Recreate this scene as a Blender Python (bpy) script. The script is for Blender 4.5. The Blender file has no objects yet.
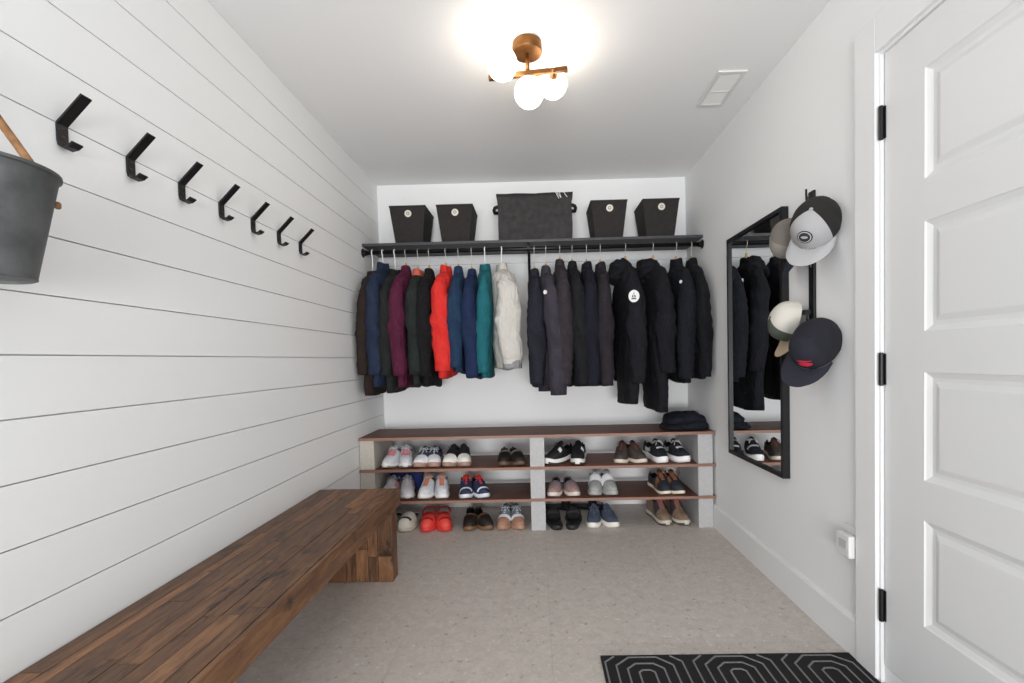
import bpy, bmesh, math, random
from mathutils import Vector, Matrix, noise
PI = math.pi
R = random.Random(11)
SC = bpy.context.scene
COL = SC.collection

# ------------------------------------------------------------------ camera
cam_d = bpy.data.cameras.new('camera'); cam = bpy.data.objects.new('camera', cam_d); COL.objects.link(cam)
right = Vector((0.99963298, 0.0146508, -0.02278748)); up = Vector((0.02236027, 0.02869057, 0.99933822)); fwd = right.cross(up) * -1
m = Matrix((right, up, fwd * -1)).transposed()
m.col[2] = right.cross(up)
cam.matrix_world = Matrix.Translation((0, 0, 1.1381)) @ m.to_4x4()
cam_d.sensor_width = 36; cam_d.lens = 455 / 1024 * 36
cam_d.shift_x = -16.345 / 1024; cam_d.shift_y = 30.798 / 1024
cam_d.clip_start = 0.02
SC.camera = cam
# ------------------------------------------------------------------ light
w = bpy.data.worlds.new('world'); SC.world = w; w.use_nodes = True
w.node_tree.nodes['Background'].inputs[0].default_value = (0.95, 0.975, 1, 1)
w.node_tree.nodes['Background'].inputs[1].default_value = 1.65
def area(name, loc, target, sx, sy, power, color=(1, 1, 1)):
    d = bpy.data.lights.new(name, 'AREA'); d.shape = 'RECTANGLE'; d.size = sx; d.size_y = sy; d.energy = power; d.color = color
    o = bpy.data.objects.new(name, d); COL.objects.link(o); o.location = loc
    o.rotation_euler = (Vector(target) - Vector(loc)).to_track_quat('-Z', 'Y').to_euler(); return o
area('added_rear_fill', (0.0, -4.2, 0.6), (0, 3.0, 2.2), 3.4, 1.2, 235, (1, 0.99, 0.98))  # added unseen fill lamp behind the camera, tilted up to brighten ceiling and walls
SC.view_settings.view_transform = 'Standard'; SC.view_settings.look = 'None'
SC.view_settings.exposure = 0.1; SC.view_settings.gamma = 1; SC.view_settings.use_curve_mapping = False
GLOBE = 12.5

# ------------------------------------------------------------------ materials
def lin(c):
    if isinstance(c, str): c = tuple(int(c[i:i+2], 16) / 255 for i in (0, 2, 4))
    return tuple((v / 12.92 if v <= 0.04045 else ((v + 0.055) / 1.055) ** 2.4) for v in c) + (1,)
MATS = {}
def mat(name, col, rough=0.6, metal=0, col2=None, scale=8, bump=0, bscale=80, stretch=(1, 1, 1), spec=0.5, detail=4, attr=None, sheen=0):
    if name in MATS: return MATS[name]
    M = bpy.data.materials.new(name); M.use_nodes = True; N = M.node_tree.nodes; L = M.node_tree.links
    b = N['Principled BSDF']; b.inputs['Base Color'].default_value = lin(col); b.inputs['Roughness'].default_value = rough
    b.inputs['Metallic'].default_value = metal; b.inputs['Specular IOR Level'].default_value = spec
    if sheen: b.inputs['Sheen Weight'].default_value = sheen
    tc = N.new('ShaderNodeTexCoord'); mp = N.new('ShaderNodeMapping'); mp.inputs['Scale'].default_value = stretch
    L.new(tc.outputs['Object'], mp.inputs['Vector'])
    if col2:
        n = N.new('ShaderNodeTexNoise'); n.inputs['Scale'].default_value = scale; n.inputs['Detail'].default_value = detail
        L.new(mp.outputs[0], n.inputs['Vector'])
        r = N.new('ShaderNodeValToRGB'); r.color_ramp.elements[0].position = 0.33; r.color_ramp.elements[1].position = 0.67
        r.color_ramp.elements[0].color = lin(col); r.color_ramp.elements[1].color = lin(col2)
        L.new(n.outputs['Fac'], r.inputs[0]); L.new(r.outputs[0], b.inputs['Base Color'])
    if bump:
        n2 = N.new('ShaderNodeTexNoise'); n2.inputs['Scale'].default_value = bscale; n2.inputs['Detail'].default_value = 3
        L.new(mp.outputs[0], n2.inputs['Vector'])
        bp = N.new('ShaderNodeBump'); bp.inputs['Strength'].default_value = bump; bp.inputs['Distance'].default_value = 0.004
        L.new(n2.outputs['Fac'], bp.inputs['Height']); L.new(bp.outputs[0], b.inputs['Normal'])
    MATS[name] = M; return M
def cloth(colr, col2=None, dark=0.72, rough=0.85):
    """woven cloth with creases; one material per colour"""
    nm = 'cloth_' + colr
    if nm in MATS: return MATS[nm]
    M = mat(nm, colr, rough, col2=col2, scale=14, bump=0.25, bscale=220)
    N = M.node_tree.nodes; L = M.node_tree.links; b = N['Principled BSDF']; b.inputs['Specular IOR Level'].default_value = 0.25
    for e in [n for n in N if n.type == 'VALTORGB']:
        for x in e.color_ramp.elements: x.color = tuple(v * dark for v in x.color[:3]) + (1,)
    b.inputs['Base Color'].default_value = tuple(v * dark for v in b.inputs['Base Color'].default_value[:3]) + (1,)
    tc = N.new('ShaderNodeTexCoord'); mp = N.new('ShaderNodeMapping'); mp.inputs['Scale'].default_value = (1, 1, 0.42); mp.inputs['Rotation'].default_value = (0.25, 0.1, 0)
    L.new(tc.outputs['Object'], mp.inputs['Vector'])
    n = N.new('ShaderNodeTexNoise'); n.inputs['Scale'].default_value = 17; n.inputs['Detail'].default_value = 3; n.inputs['Distortion'].default_value = 1.4; L.new(mp.outputs[0], n.inputs['Vector'])
    bp0 = [q for q in N if q.type == 'BUMP'][0]
    bp = N.new('ShaderNodeBump'); bp.inputs['Strength'].default_value = 0.9; bp.inputs['Distance'].default_value = 0.022
    L.new(n.outputs['Fac'], bp.inputs['Height']); L.new(bp0.outputs[0], bp.inputs['Normal']); L.new(bp.outputs[0], b.inputs['Normal'])
    return M
def emit(name, col, s):
    M = bpy.data.materials.new(name); M.use_nodes = True; b = M.node_tree.nodes['Principled BSDF']
    b.inputs['Base Color'].default_value = (0.9, 0.9, 0.9, 1); b.inputs['Emission Color'].default_value = col; b.inputs['Emission Strength'].default_value = s
    return M
def wood(name, cols, stretch, rough=0.45, knots=True):
    """grain noise stretched along one axis, tone per plank from the 'tone' attribute"""
    M = bpy.data.materials.new(name); M.use_nodes = True; N = M.node_tree.nodes; L = M.node_tree.links; b = N['Principled BSDF']
    b.inputs['Roughness'].default_value = rough
    tc = N.new('ShaderNodeTexCoord'); at = N.new('ShaderNodeAttribute'); at.attribute_name = 'tone'
    ad = N.new('ShaderNodeVectorMath'); ad.operation = 'MULTIPLY_ADD'; ad.inputs[1].default_value = (7, 7, 7)
    L.new(at.outputs['Color'], ad.inputs[0]); L.new(tc.outputs['Object'], ad.inputs[2])
    mp = N.new('ShaderNodeMapping'); mp.inputs['Scale'].default_value = stretch; L.new(ad.outputs[0], mp.inputs['Vector'])
    n = N.new('ShaderNodeTexNoise'); n.inputs['Scale'].default_value = 9; n.inputs['Detail'].default_value = 8; n.inputs['Roughness'].default_value = 0.65; n.inputs['Distortion'].default_value = 0.7
    L.new(mp.outputs[0], n.inputs['Vector'])
    r = N.new('ShaderNodeValToRGB'); e = r.color_ramp.elements; e[0].position = 0.3; e[1].position = 0.72
    e[0].color = lin(cols[0]); e[1].color = lin(cols[2]); x = e.new(0.5); x.color = lin(cols[1])
    L.new(n.outputs['Fac'], r.inputs[0])
    mr = N.new('ShaderNodeMapRange'); mr.inputs[3].default_value = 0.62; mr.inputs[4].default_value = 1.3; L.new(at.outputs['Fac'], mr.inputs[0])
    mx = N.new('ShaderNodeMix'); mx.data_type = 'RGBA'; mx.blend_type = 'MULTIPLY'; mx.inputs[0].default_value = 1
    L.new(r.outputs[0], mx.inputs[6]); L.new(mr.outputs[0], mx.inputs[7])
    out = mx.outputs[2]
    if knots:
        v = N.new('ShaderNodeTexNoise'); v.inputs['Scale'].default_value = 5; v.inputs['Detail'].default_value = 6; v.inputs['Roughness'].default_value = 0.7
        mp2 = N.new('ShaderNodeMapping'); mp2.inputs['Scale'].default_value = tuple(math.sqrt(q) * 1.3 for q in stretch); L.new(ad.outputs[0], mp2.inputs['Vector']); L.new(mp2.outputs[0], v.inputs['Vector'])
        r2 = N.new('ShaderNodeValToRGB'); r2.color_ramp.elements[0].position = 0.57; r2.color_ramp.elements[1].position = 0.66
        L.new(v.outputs['Fac'], r2.inputs[0])
        mx2 = N.new('ShaderNodeMix'); mx2.data_type = 'RGBA'; L.new(r2.outputs[0], mx2.inputs[0]); L.new(out, mx2.inputs[6]); mx2.inputs[7].default_value = lin(cols[3]); out = mx2.outputs[2]
    L.new(out, b.inputs['Base Color'])
    bp = N.new('ShaderNodeBump'); bp.inputs['Strength'].default_value = 0.35; bp.inputs['Distance'].default_value = 0.003
    L.new(n.outputs['Fac'], bp.inputs['Height']); L.new(bp.outputs[0], b.inputs['Normal'])
    return M
def floor_mat():
    M = bpy.data.materials.new('stone_vinyl_floor'); M.use_nodes = True; N = M.node_tree.nodes; L = M.node_tree.links; b = N['Principled BSDF']
    b.inputs['Roughness'].default_value = 0.55
    tc = N.new('ShaderNodeTexCoord')
    def noise(s, d, ro=0.6, dist=0):
        n = N.new('ShaderNodeTexNoise'); n.inputs['Scale'].default_value = s; n.inputs['Detail'].default_value = d; n.inputs['Roughness'].default_value = ro; n.inputs['Distortion'].default_value = dist
        L.new(tc.outputs['Object'], n.inputs['Vector']); return n
    def ramp(src, p0, p1, c0, c1):
        r = N.new('ShaderNodeValToRGB'); e = r.color_ramp.elements; e[0].position = p0; e[1].position = p1; e[0].color = c0; e[1].color = c1; L.new(src, r.inputs[0]); return r
    base = ramp(noise(22, 9, 0.75, 0.6).outputs['Fac'], 0.3, 0.7, lin('bab1aa'), lin('d3cbc4'))
    def mul(a, bb, f=1):
        mx = N.new('ShaderNodeMix'); mx.data_type = 'RGBA'; mx.blend_type = 'MULTIPLY'; mx.inputs[0].default_value = f; L.new(a, mx.inputs[6]); L.new(bb, mx.inputs[7]); return mx.outputs[2]
    def mixc(fac, a, c):
        mx = N.new('ShaderNodeMix'); mx.data_type = 'RGBA'; L.new(fac, mx.inputs[0]); L.new(a, mx.inputs[6]); mx.inputs[7].default_value = c; return mx.outputs[2]
    o = base.outputs[0]
    sp = ramp(noise(34, 3, 0.55).outputs['Fac'], 0.62, 0.72, (0, 0, 0, 1), (1, 1, 1, 1)); o = mixc(sp.outputs[0], o, lin('a0968d'))
    sp = ramp(noise(55, 3, 0.55).outputs['Fac'], 0.62, 0.70, (0, 0, 0, 1), (1, 1, 1, 1)); o = mixc(sp.outputs[0], o, lin('dfd7cf'))
    fine = ramp(noise(230, 2).outputs['Fac'], 0.3, 0.7, (0.88, 0.88, 0.88, 1), (1.06, 1.06, 1.06, 1)); o = mul(o, fine.outputs[0])
    br = N.new('ShaderNodeTexBrick'); br.offset = 0.0; br.inputs['Scale'].default_value = 1; br.inputs['Brick Width'].default_value = 0.61; br.inputs['Row Height'].default_value = 0.61
    br.inputs['Mortar Size'].default_value = 0.0016; br.inputs['Mortar Smooth'].default_value = 0.1; br.inputs['Color1'].default_value = (1, 1, 1, 1); br.inputs['Color2'].default_value = (0.96, 0.96, 0.96, 1); br.inputs['Mortar'].default_value = (0.88, 0.88, 0.88, 1)
    mp = N.new('ShaderNodeMapping'); mp.inputs['Location'].default_value = (-0.04, 0.05, 0); L.new(tc.outputs['Object'], mp.inputs['Vector']); L.new(mp.outputs[0], br.inputs['Vector'])
    o = mul(o, br.outputs[0]); L.new(o, b.inputs['Base Color'])
    return M

# ------------------------------------------------------------------ mesh helpers
def obj(name, bm, m, parent=None, smooth=False, bevel=0, sub=0):
    me = bpy.data.meshes.new(name)
    bmesh.ops.recalc_face_normals(bm, faces=bm.faces)
    bm.to_mesh(me); bm.free()
    for x in (m if isinstance(m, (list, tuple)) else [m]): me.materials.append(x)
    if smooth:
        for p in me.polygons: p.use_smooth = True
    o = bpy.data.objects.new(name, me); COL.objects.link(o); o.parent = parent
    if bevel:
        b = o.modifiers.new('bevel', 'BEVEL'); b.width = bevel; b.segments = 2; b.limit_method = 'ANGLE'
    if sub:
        s = o.modifiers.new('sub', 'SUBSURF'); s.levels = sub; s.render_levels = sub
    return o
def thing(name, label, cat, loc=(0, 0, 0), rz=0, group=None):
    o = bpy.data.objects.new(name, None); COL.objects.link(o); o.empty_display_size = 0.05
    o.location = loc; o.rotation_euler = (0, 0, rz); o['label'] = label; o['category'] = cat
    if group: o['group'] = group
    return o
def tag(o, label, cat, group=None):
    o['label'] = label; o['category'] = cat
    if group: o['group'] = group
    return o
def struct(name, bm, m, label=None, **k):
    o = obj(name, bm, m, **k); o['kind'] = 'structure'
    if label: o['label'] = label
    return o
def box(bm, x0, x1, y0, y1, z0, z1, mi=0):
    vs = [bm.verts.new(p) for p in ((x0, y0, z0), (x1, y0, z0), (x1, y1, z0), (x0, y1, z0), (x0, y0, z1), (x1, y0, z1), (x1, y1, z1), (x0, y1, z1))]
    fs = []
    for f in ((0, 3, 2, 1), (4, 5, 6, 7), (0, 1, 5, 4), (1, 2, 6, 5), (2, 3, 7, 6), (3, 0, 4, 7)):
        q = bm.faces.new([vs[i] for i in f]); q.material_index = mi; fs.append(q)
    return fs
def bx(*a): bm = bmesh.new(); box(bm, *a); return bm
def loft(bm, rings, closed=True, cap0=True, cap1=True, mi=0):
    vr = [[bm.verts.new(p) for p in r] for r in rings]
    n = len(vr[0])
    for a, b in zip(vr, vr[1:]):
        for i in range(n if closed else n - 1):
            j = (i + 1) % n
            try: bm.faces.new((a[i], a[j], b[j], b[i])).material_index = mi
            except ValueError: pass
    if closed and cap0: bm.faces.new(vr[0][::-1]).material_index = mi
    if closed and cap1: bm.faces.new(vr[-1]).material_index = mi
    return vr
def tube(bm, pts, r, n=8, mi=0, cap=True):
    """tube along points; r number or list"""
    pts = [Vector(p) for p in pts]; rs = r if isinstance(r, (list, tuple)) else [r] * len(pts)
    rings = []; prev = None
    for i, p in enumerate(pts):
        d = (pts[min(i + 1, len(pts) - 1)] - pts[max(i - 1, 0)]).normalized()
        if prev is None: a = d.orthogonal().normalized()
        else: a = (prev - d * prev.dot(d)).normalized()
        prev = a; b = d.cross(a)
        rings.append([p + (a * math.cos(2 * PI * k / n) + b * math.sin(2 * PI * k / n)) * rs[i] for k in range(n)])
    loft(bm, rings, cap0=cap, cap1=cap, mi=mi)
def lathe(bm, prof, n=32, c=(0, 0, 0), axis='z', cap0=True, cap1=True, mi=0):
    c = Vector(c); rings = []
    for r, h in prof:
        ring = []
        for k in range(n):
            a = 2 * PI * k / n; u, v = r * math.cos(a), r * math.sin(a)
            ring.append(c + (Vector((u, v, h)) if axis == 'z' else Vector((h, u, v)) if axis == 'x' else Vector((v, h, u))))
        rings.append(ring)
    loft(bm, rings, cap0=cap0, cap1=cap1, mi=mi)
def strip(bm, pts, wv, nv, th):
    """flat bar: centre line pts, width vector wv, per-point thickness normal nv"""
    rings = []
    for i, p in enumerate(pts):
        p = Vector(p); nn = Vector(nv[i] if isinstance(nv, list) else nv).normalized() * th / 2; ww = Vector(wv) / 2
        rings.append([p - ww - nn, p + ww - nn, p + ww + nn, p - ww + nn])
    loft(bm, rings)
def interp(tab, t):
    if t <= tab[0][0]: return tab[0][1]
    for (a, va), (b, vb) in zip(tab, tab[1:]):
        if t <= b:
            k = (t - a) / (b - a); k = k * k * (3 - 2 * k) * 0.5 + k * 0.5
            return va + (vb - va) * k
    return tab[-1][1]

# ------------------------------------------------------------------ room
XL, XR, YB, H, YN = -1.1855, 1.1731, 3.5243, 2.4996, -0.55
wallp = mat('wall_paint', 'eaebec', 0.75, bump=0.05, bscale=160)
ship = mat('shiplap_paint', 'ebecec', 0.6)
ceilp = mat('ceiling_paint', 'eeeeee', 0.85)
trimp = mat('trim_paint', 'e6e7e8', 0.45)
doorp = mat('door_paint', 'dedfe0', 0.4)
blackm = mat('black_metal', '17171a', 0.42, 0.3)
struct('floor', bx(XL - 0.1, XR + 0.1, YN, YB + 0.1, -0.06, 0), floor_mat(), 'pale grey-beige speckled stone-look floor')
struct('ceiling', bx(XL - 0.1, XR + 0.1, YN, YB + 0.1, H, H + 0.08), ceilp, 'plain white ceiling')
struct('wall_back', bx(XL - 0.1, XR + 0.1, YB, YB + 0.1, 0, H), wallp, 'plain white back wall')
bm = bmesh.new()
D0, D1, DH = 0.743, 1.549, 2.118     # door opening
box(bm, XR, XR + 0.1, YN, D0 - 0.02, 0, H); box(bm, XR, XR + 0.1, D1 + 0.018, YB, 0, H); box(bm, XR, XR + 0.1, D0 - 0.02, D1 + 0.018, DH + 0.02, H)
struct('wall_right', bm, wallp, 'plain white wall on the right with the door')
bm = bmesh.new()
box(bm, XL - 0.1, XL - 0.014, YN, YB, 0, H)
z = 0.0; edges = [0.0] + [0.153 + 0.146 * i for i in range(16)] + [H]
for a, b in zip(edges, edges[1:]):
    a2, b2 = a + 0.0017, min(b - 0.0017, H)
    box(bm, XL - 0.014, XL, YN, YB, a2, b2)
struct('wall_left', bm, ship, 'white shiplap boarded wall with thin dark grooves')
# shelf cleat along the back wall (white)
struct('trim_1', bx(XL, XR, YB - 0.019, YB, 1.878, 1.946), trimp, 'white cleat board on the back wall under the shelf', bevel=0.002)
# baseboards
def bboard(name, bm_fn, label): return struct(name, bm_fn, trimp, label)
bm = bmesh.new()
prof = [(0, 0), (0.016, 0), (0.016, 0.138), (0.012, 0.146), (0.006, 0.152), (0, 0.153)]
loft(bm, [[(XR - a, y, b) for a, b in prof] for y in (1.6585, YB - 0.016)])
bboard('baseboard_right', bm, 'tall white baseboard on the right wall')
bm = bmesh.new()
loft(bm, [[(x, YB - a, b) for a, b in prof] for x in (XL + 0.001, XR - 0.0005)])
bboard('baseboard_back', bm, 'white baseboard on the back wall')
# casing
bm = bmesh.new()
ct = 0.02
for a, b, c, d in ((D1 + 0.012, D1 + 0.109, 0, DH + 0.13), (D0 - 0.125, D0 - 0.012, 0, DH + 0.13), (D0 - 0.012, D1 + 0.012, DH + 0.012, DH + 0.13)):
    box(bm, XR - ct, XR, a, b, c, d)
struct('trim_2', bm, trimp, 'flat white casing around the door', bevel=0.002)
bm = bmesh.new()
box(bm, XR - 0.008, XR + 0.1, D1 + 0.002, D1 + 0.018, 0, DH + 0.018); box(bm, XR - 0.008, XR + 0.1, D0 - 0.018, D0 - 0.002, 0, DH + 0.018)
box(bm, XR - 0.008, XR + 0.1, D0 - 0.002, D1 + 0.002, DH + 0.002, DH + 0.018)
struct('trim_3', bm, trimp, 'white door jamb', bevel=0.001)
struct('trim_4', bx(XR + 0.004, XR + 0.1, D0 - 0.002, D1 + 0.002, 0, 0.058), trimp, 'white sill under the door', bevel=0.003)

# door: 5 raised panels
door = bpy.data.objects.new('door_1', None); COL.objects.link(door); door.location = (XR, D1 - 0.004, 0.064); door['kind'] = 'structure'; door['label'] = 'white five-panel interior door with black hinges'
bm = bmesh.new()
DW, DT = D1 - D0 - 0.008, 0.035
ya, yb = -0.154, -DW + 0.154          # panels
pz = [(0.226, 0.556), (0.678, 1.009), (1.132, 1.461), (1.586, 1.913)]
pz = [(a - 0.0, b - 0.0) for a, b in pz]
zt = DH - 0.064
# stiles and rails face at local x=0 .. thickness into +x
xs = 0.001
def panel_face(y0, y1, z0, z1):
    rings = []
    for ins, dep in ((0, 0), (0.004, 0.004), (0.018, 0.011), (0.03, 0.011), (0.046, 0.004), (0.05, 0.0035)):
        rings.append([(xs + dep, y0 - ins, z0 + ins), (xs + dep, y1 + ins, z0 + ins), (xs + dep, y1 + ins, z1 - ins), (xs + dep, y0 - ins, z1 - ins)])
    loft(bm, rings, cap0=False)
ysn = [0, ya, yb, -DW]
zsn = [0] + [v for p in pz for v in p] + [zt]
for yi in range(3):
    for zi in range(len(zsn) - 1):
        if yi == 1 and zi % 2 == 1: panel_face(ya, yb, zsn[zi], zsn[zi + 1]); continue
        y0, y1, z0, z1 = ysn[yi], ysn[yi + 1], zsn[zi], zsn[zi + 1]
        bm.faces.new([bm.verts.new(p) for p in ((xs, y0, z0), (xs, y1, z0), (xs, y1, z1), (xs, y0, z1))])
bmesh.ops.remove_doubles(bm, verts=bm.verts, dist=1e-5)
X2 = xs + DT
for q in (((xs, 0, 0), (X2, 0, 0), (X2, 0, zt), (xs, 0, zt)), ((xs, -DW, 0), (X2, -DW, 0), (X2, -DW, zt), (xs, -DW, zt)), ((X2, 0, 0), (X2, -DW, 0), (X2, -DW, zt), (X2, 0, zt)), ((xs, 0, 0), (X2, 0, 0), (X2, -DW, 0), (xs, -DW, 0)), ((xs, 0, zt), (X2, 0, zt), (X2, -DW, zt), (xs, -DW, zt))):
    bm.faces.new([bm.verts.new(p) for p in q])
obj('panel', bm, doorp, door)
for hz in (0.271, 1.078, 1.895):
    bm = bmesh.new(); z0 = hz - 0.064
    lathe(bm, [(0.0045, -0.056), (0.0075, -0.054), (0.0075, -0.019), (0.007, -0.0185), (0.0075, -0.018), (0.0075, 0.018), (0.007, 0.0185), (0.0075, 0.019), (0.0075, 0.054), (0.0045, 0.056)], 14, (-0.0085, 0.004, z0))
    box(bm, -0.003, 0.0015, -0.006, 0.016, z0 - 0.052, z0 + 0.052)
    h = obj('hinge', bm, blackm, door, smooth=False); h['label'] = 'black metal door hinge'
# doorstop-less; lever on the far latch side
bm = bmesh.new(); lathe(bm, [(0.026, 0.0), (0.026, -0.008), (0.010, -0.012), (0.010, -0.04)], 24, (0, -DW + 0.07, 0.93), 'x'); tube(bm, [(-0.04, -DW + 0.065, 0.93), (-0.042, -DW + 0.12, 0.93), (-0.04, -DW + 0.18, 0.93)], 0.008)
obj('handle', bm, blackm, door)

# ceiling vent
v = thing('ceiling_vent', 'white rectangular air vent set in the ceiling', 'vent', (0.978, 2.38, H))
white = mat('white_plastic', 'dcdcda', 0.4)
bm = bmesh.new()
for a, b, c, d in ((-0.07, 0.07, -0.15, -0.13), (-0.07, 0.07, 0.13, 0.15), (-0.07, -0.05, -0.13, 0.13), (0.05, 0.07, -0.13, 0.13), (-0.05, 0.05, 0.012, 0.02)): box(bm, a, b, c, d, -0.009, -0.001)
obj('frame', bm, white, v, bevel=0.002)
bm = bmesh.new()
for i in range(17):
    y = -0.124 + i * 0.0155
    loft(bm, [[(x, y, -0.002), (x, y + 0.010, -0.0075), (x, y + 0.011, -0.0065), (x, y + 0.001, -0.001)] for x in (-0.05, 0.05)])
obj('louvres', bm, white, v)

# ------------------------------------------------------------------ ceiling lamp
brass = mat('aged_brass', '64421f', 0.4, 0.85, col2='795230', scale=20)
glow = emit('opal_glass_lit', (1.0, 0.90, 0.76, 1), GLOBE)
lt = thing('ceiling_lamp', 'aged brass ceiling lamp with three lit white glass globes', 'lamp', (-0.004, 2.0, H))
bm = bmesh.new(); lathe(bm, [(0.060, -0.001), (0.064, -0.004), (0.065, -0.04), (0.062, -0.045), (0.0, -0.046)], 40, cap1=False)
obj('canopy', bm, brass, lt, smooth=True).modifiers.new('e', 'EDGE_SPLIT').split_angle = 0.6
bm = bmesh.new(); lathe(bm, [(0.009, -0.04), (0.009, -0.121)], 16); obj('stem', bm, brass, lt, smooth=True)
bm = bmesh.new()
def bar(bm, a, b, wd, hh):
    a = Vector(a); b = Vector(b); d = (b - a).normalized(); s = d.cross(Vector((0, 0, 1))).normalized() * wd / 2; u = Vector((0, 0, hh / 2))
    loft(bm, [[p - s - u, p + s - u, p + s + u, p - s + u] for p in (a, b)])
bar(bm, (-0.170, 0.022, -0.13), (0.170, -0.024, -0.13), 0.018, 0.02)
obj('crossbar', bm, brass, lt, bevel=0.002)
for (x, y, z, sx, sy) in ((-0.106, -0.07, -0.13, -0.106, 0.012), (0.004, 0.0, -0.21, 0.004, 0.0), (0.112, 0.076, -0.13, 0.112, -0.016)):
    bm = bmesh.new(); a = Vector((sx, sy, -0.13)); c = Vector((x, y, z)); d = (c - a).normalized()
    tube(bm, [a, a + d * 0.012, c - d * 0.06, c - d * 0.05], [0.010, 0.012, 0.02, 0.021], 16)
    tube(bm, [a - d * 0.014, a - d * 0.008, a - d * 0.006], [0.006, 0.011, 0.011], 14)
    sk = obj('socket', bm, brass, lt, smooth=True)
    bm = bmesh.new(); bmesh.ops.create_uvsphere(bm, u_segments=40, v_segments=24, radius=0.063, matrix=Matrix.Translation(c))
    obj('globe', bm, glow, sk, smooth=True)['label'] = 'lit opal glass globe'

# ------------------------------------------------------------------ wall hooks
def hook(y, label):
    t = thing('coat_hook', label, 'hook', (XL, y, 1.697), 0, 'black hooks on the shiplap wall')
    bm = bmesh.new(); wv = (0, 0.028, 0)
    pts = [(0.004, 0, 0.19), (0.0035, 0, 0.0)]
    # upper arm leaning out, plate on wall, small curl below
    P = [(0.070, 0, 0.128), (0.0045, 0, 0.062), (0.003, 0, 0.058), (0.003, 0, 0.018), (0.006, 0, 0.006), (0.014, 0, 0.0), (0.030, 0, 0.003), (0.042, 0, 0.012)]
    nv = []
    for i in range(len(P)):
        a = Vector(P[max(i - 1, 0)]); b = Vector(P[min(i + 1, len(P) - 1)]); d = (b - a); nv.append((-d.z, 0, d.x))
    strip(bm, P, wv, nv, 0.005)
    bk = obj('bracket', bm, blackm, t, bevel=0.001)
    for zz in (0.028, 0.049):
        bm = bmesh.new(); lathe(bm, [(0.0045, 0.0055), (0.004, 0.0075), (0.0015, 0.008)], 12, (0, 0, zz), 'x'); obj('screw', bm, mat('screw_bronze', '4a3c34', 0.4, 0.7), bk)
    return t
ordn = ['first and nearest black steel coat hook in the row of seven on the shiplap wall', 'second nearest black coat hook of the row on the shiplap wall', 'third nearest black coat hook of the row on the shiplap wall', 'middle black coat hook in the row of seven on the shiplap wall', 'third black coat hook counting from the far end of the row', 'second black coat hook counting from the far end of the row', 'farthest black coat hook in the row, closest to the hanging clothes']
for i, l in enumerate(ordn): hook(1.15 + i * 0.195, l)
hook(0.87, 'black coat hook that carries the galvanised bucket by its rope')

# bucket
galv = mat('galvanised_steel', '4f5152', 0.62, 0.45, col2='6d6f70', scale=14, detail=6, bump=0.1, bscale=30)
rope = mat('jute_rope', '9a7350', 0.9, col2='7c5838', scale=60, bump=0.6, bscale=120)
t = thing('metal_bucket', 'galvanised metal bucket with rope handle hanging on the shiplap wall', 'bucket', (-1.062, 0.865, 1.318), math.radians(-39))
bm = bmesh.new(); BH = 0.215
lathe(bm, [(0.068, 0.006), (0.072, 0.0), (0.076, 0.002), (0.076, 0.008), (0.113, BH - 0.006), (0.118, BH - 0.004), (0.118, BH + 0.002), (0.112, BH + 0.003), (0.109, BH - 0.008), (0.070, 0.014)], 48)
obj('body', bm, galv, t, smooth=True).modifiers.new('e', 'EDGE_SPLIT').split_angle = 0.9
for s in (-1, 1):
    bm = bmesh.new(); lathe(bm, [(0.004, 0.0), (0.008, s * 0.003), (0.008, s * 0.008), (0.005, s * 0.011)], 12, (0.0, s * 0.103, BH - 0.05), 'y'); obj('rope_knot', bm, rope, t, smooth=True)
bm = bmesh.new(); hkz = 1.80 - 1.318; hx0 = -1.136 + 1.062; ca, sa = math.cos(math.radians(39)), math.sin(math.radians(39)); hx, hy = hx0 * ca, hx0 * sa
pts = [(0, -0.100, BH - 0.05), (0, -0.098, BH - 0.02), (hx * 0.4, -0.06 + hy * 0.4, BH + (hkz - BH) * 0.35), (hx * 0.75, -0.03 + hy * 0.75, BH + (hkz - BH) * 0.7), (hx, hy - 0.012, hkz - 0.01), (hx, hy, hkz), (hx, hy + 0.012, hkz - 0.01), (hx * 0.75, 0.03 + hy * 0.75, BH + (hkz - BH) * 0.7), (hx * 0.4, 0.06 + hy * 0.4, BH + (hkz - BH) * 0.35), (0, 0.098, BH - 0.02), (0, 0.100, BH - 0.05)]
tube(bm, pts, 0.0075, 10); obj('rope_handle', bm, rope, t, smooth=True)

# ------------------------------------------------------------------ bench
cols = ('442c1c', '755035', '98704b', '24170d')
w_y = wood('reclaimed_wood_along', cols, (5, 0.7, 5)); w_z = wood('reclaimed_wood_upright', cols, (5, 5, 0.7)); w_x = wood('reclaimed_wood_rim', cols, (4, 0.6, 4))
def tone_obj(name, boxes, m, parent, bevel=0.0015):
    bm = bmesh.new(); cl = bm.loops.layers.color.new('tone')
    for b in boxes:
        v = R.random()
        for f in box(bm, *b):
            for l in f.loops: l[cl] = (v, v, v, 1)
    return obj(name, bm, m, parent, bevel=bevel)
bn = thing('wooden_bench', 'long low reclaimed brown wood bench along the shiplap wall', 'bench', (-0.963, 1.4, 0))
BX0, BX1, BY0, BY1, BZ = -0.219, 0.199, -0.95, 1.03, 0.459
boxes = []
x = BX0 + 0.006; rows = [v * (BX1 - BX0 - 0.006) / 0.4255 for v in (0.055, 0.038, 0.062, 0.042, 0.066, 0.05, 0.056, 0.0565)]
for wdt in rows:
    y = BY0 + 0.0; 
    while y < BY1 - 0.001:
        l = R.uniform(0.28, 0.85); y2 = min(y + l, BY1)
        if BY1 - y2 < 0.12: y2 = BY1
        boxes.append((x + 0.0006, x + wdt - 0.0006, y + 0.0005, y2 - 0.0005, BZ - 0.02, BZ - R.uniform(0, 0.0014))); y = y2
    x += wdt
tone_obj('seat_top', boxes, w_y, bn, 0.001)
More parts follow.
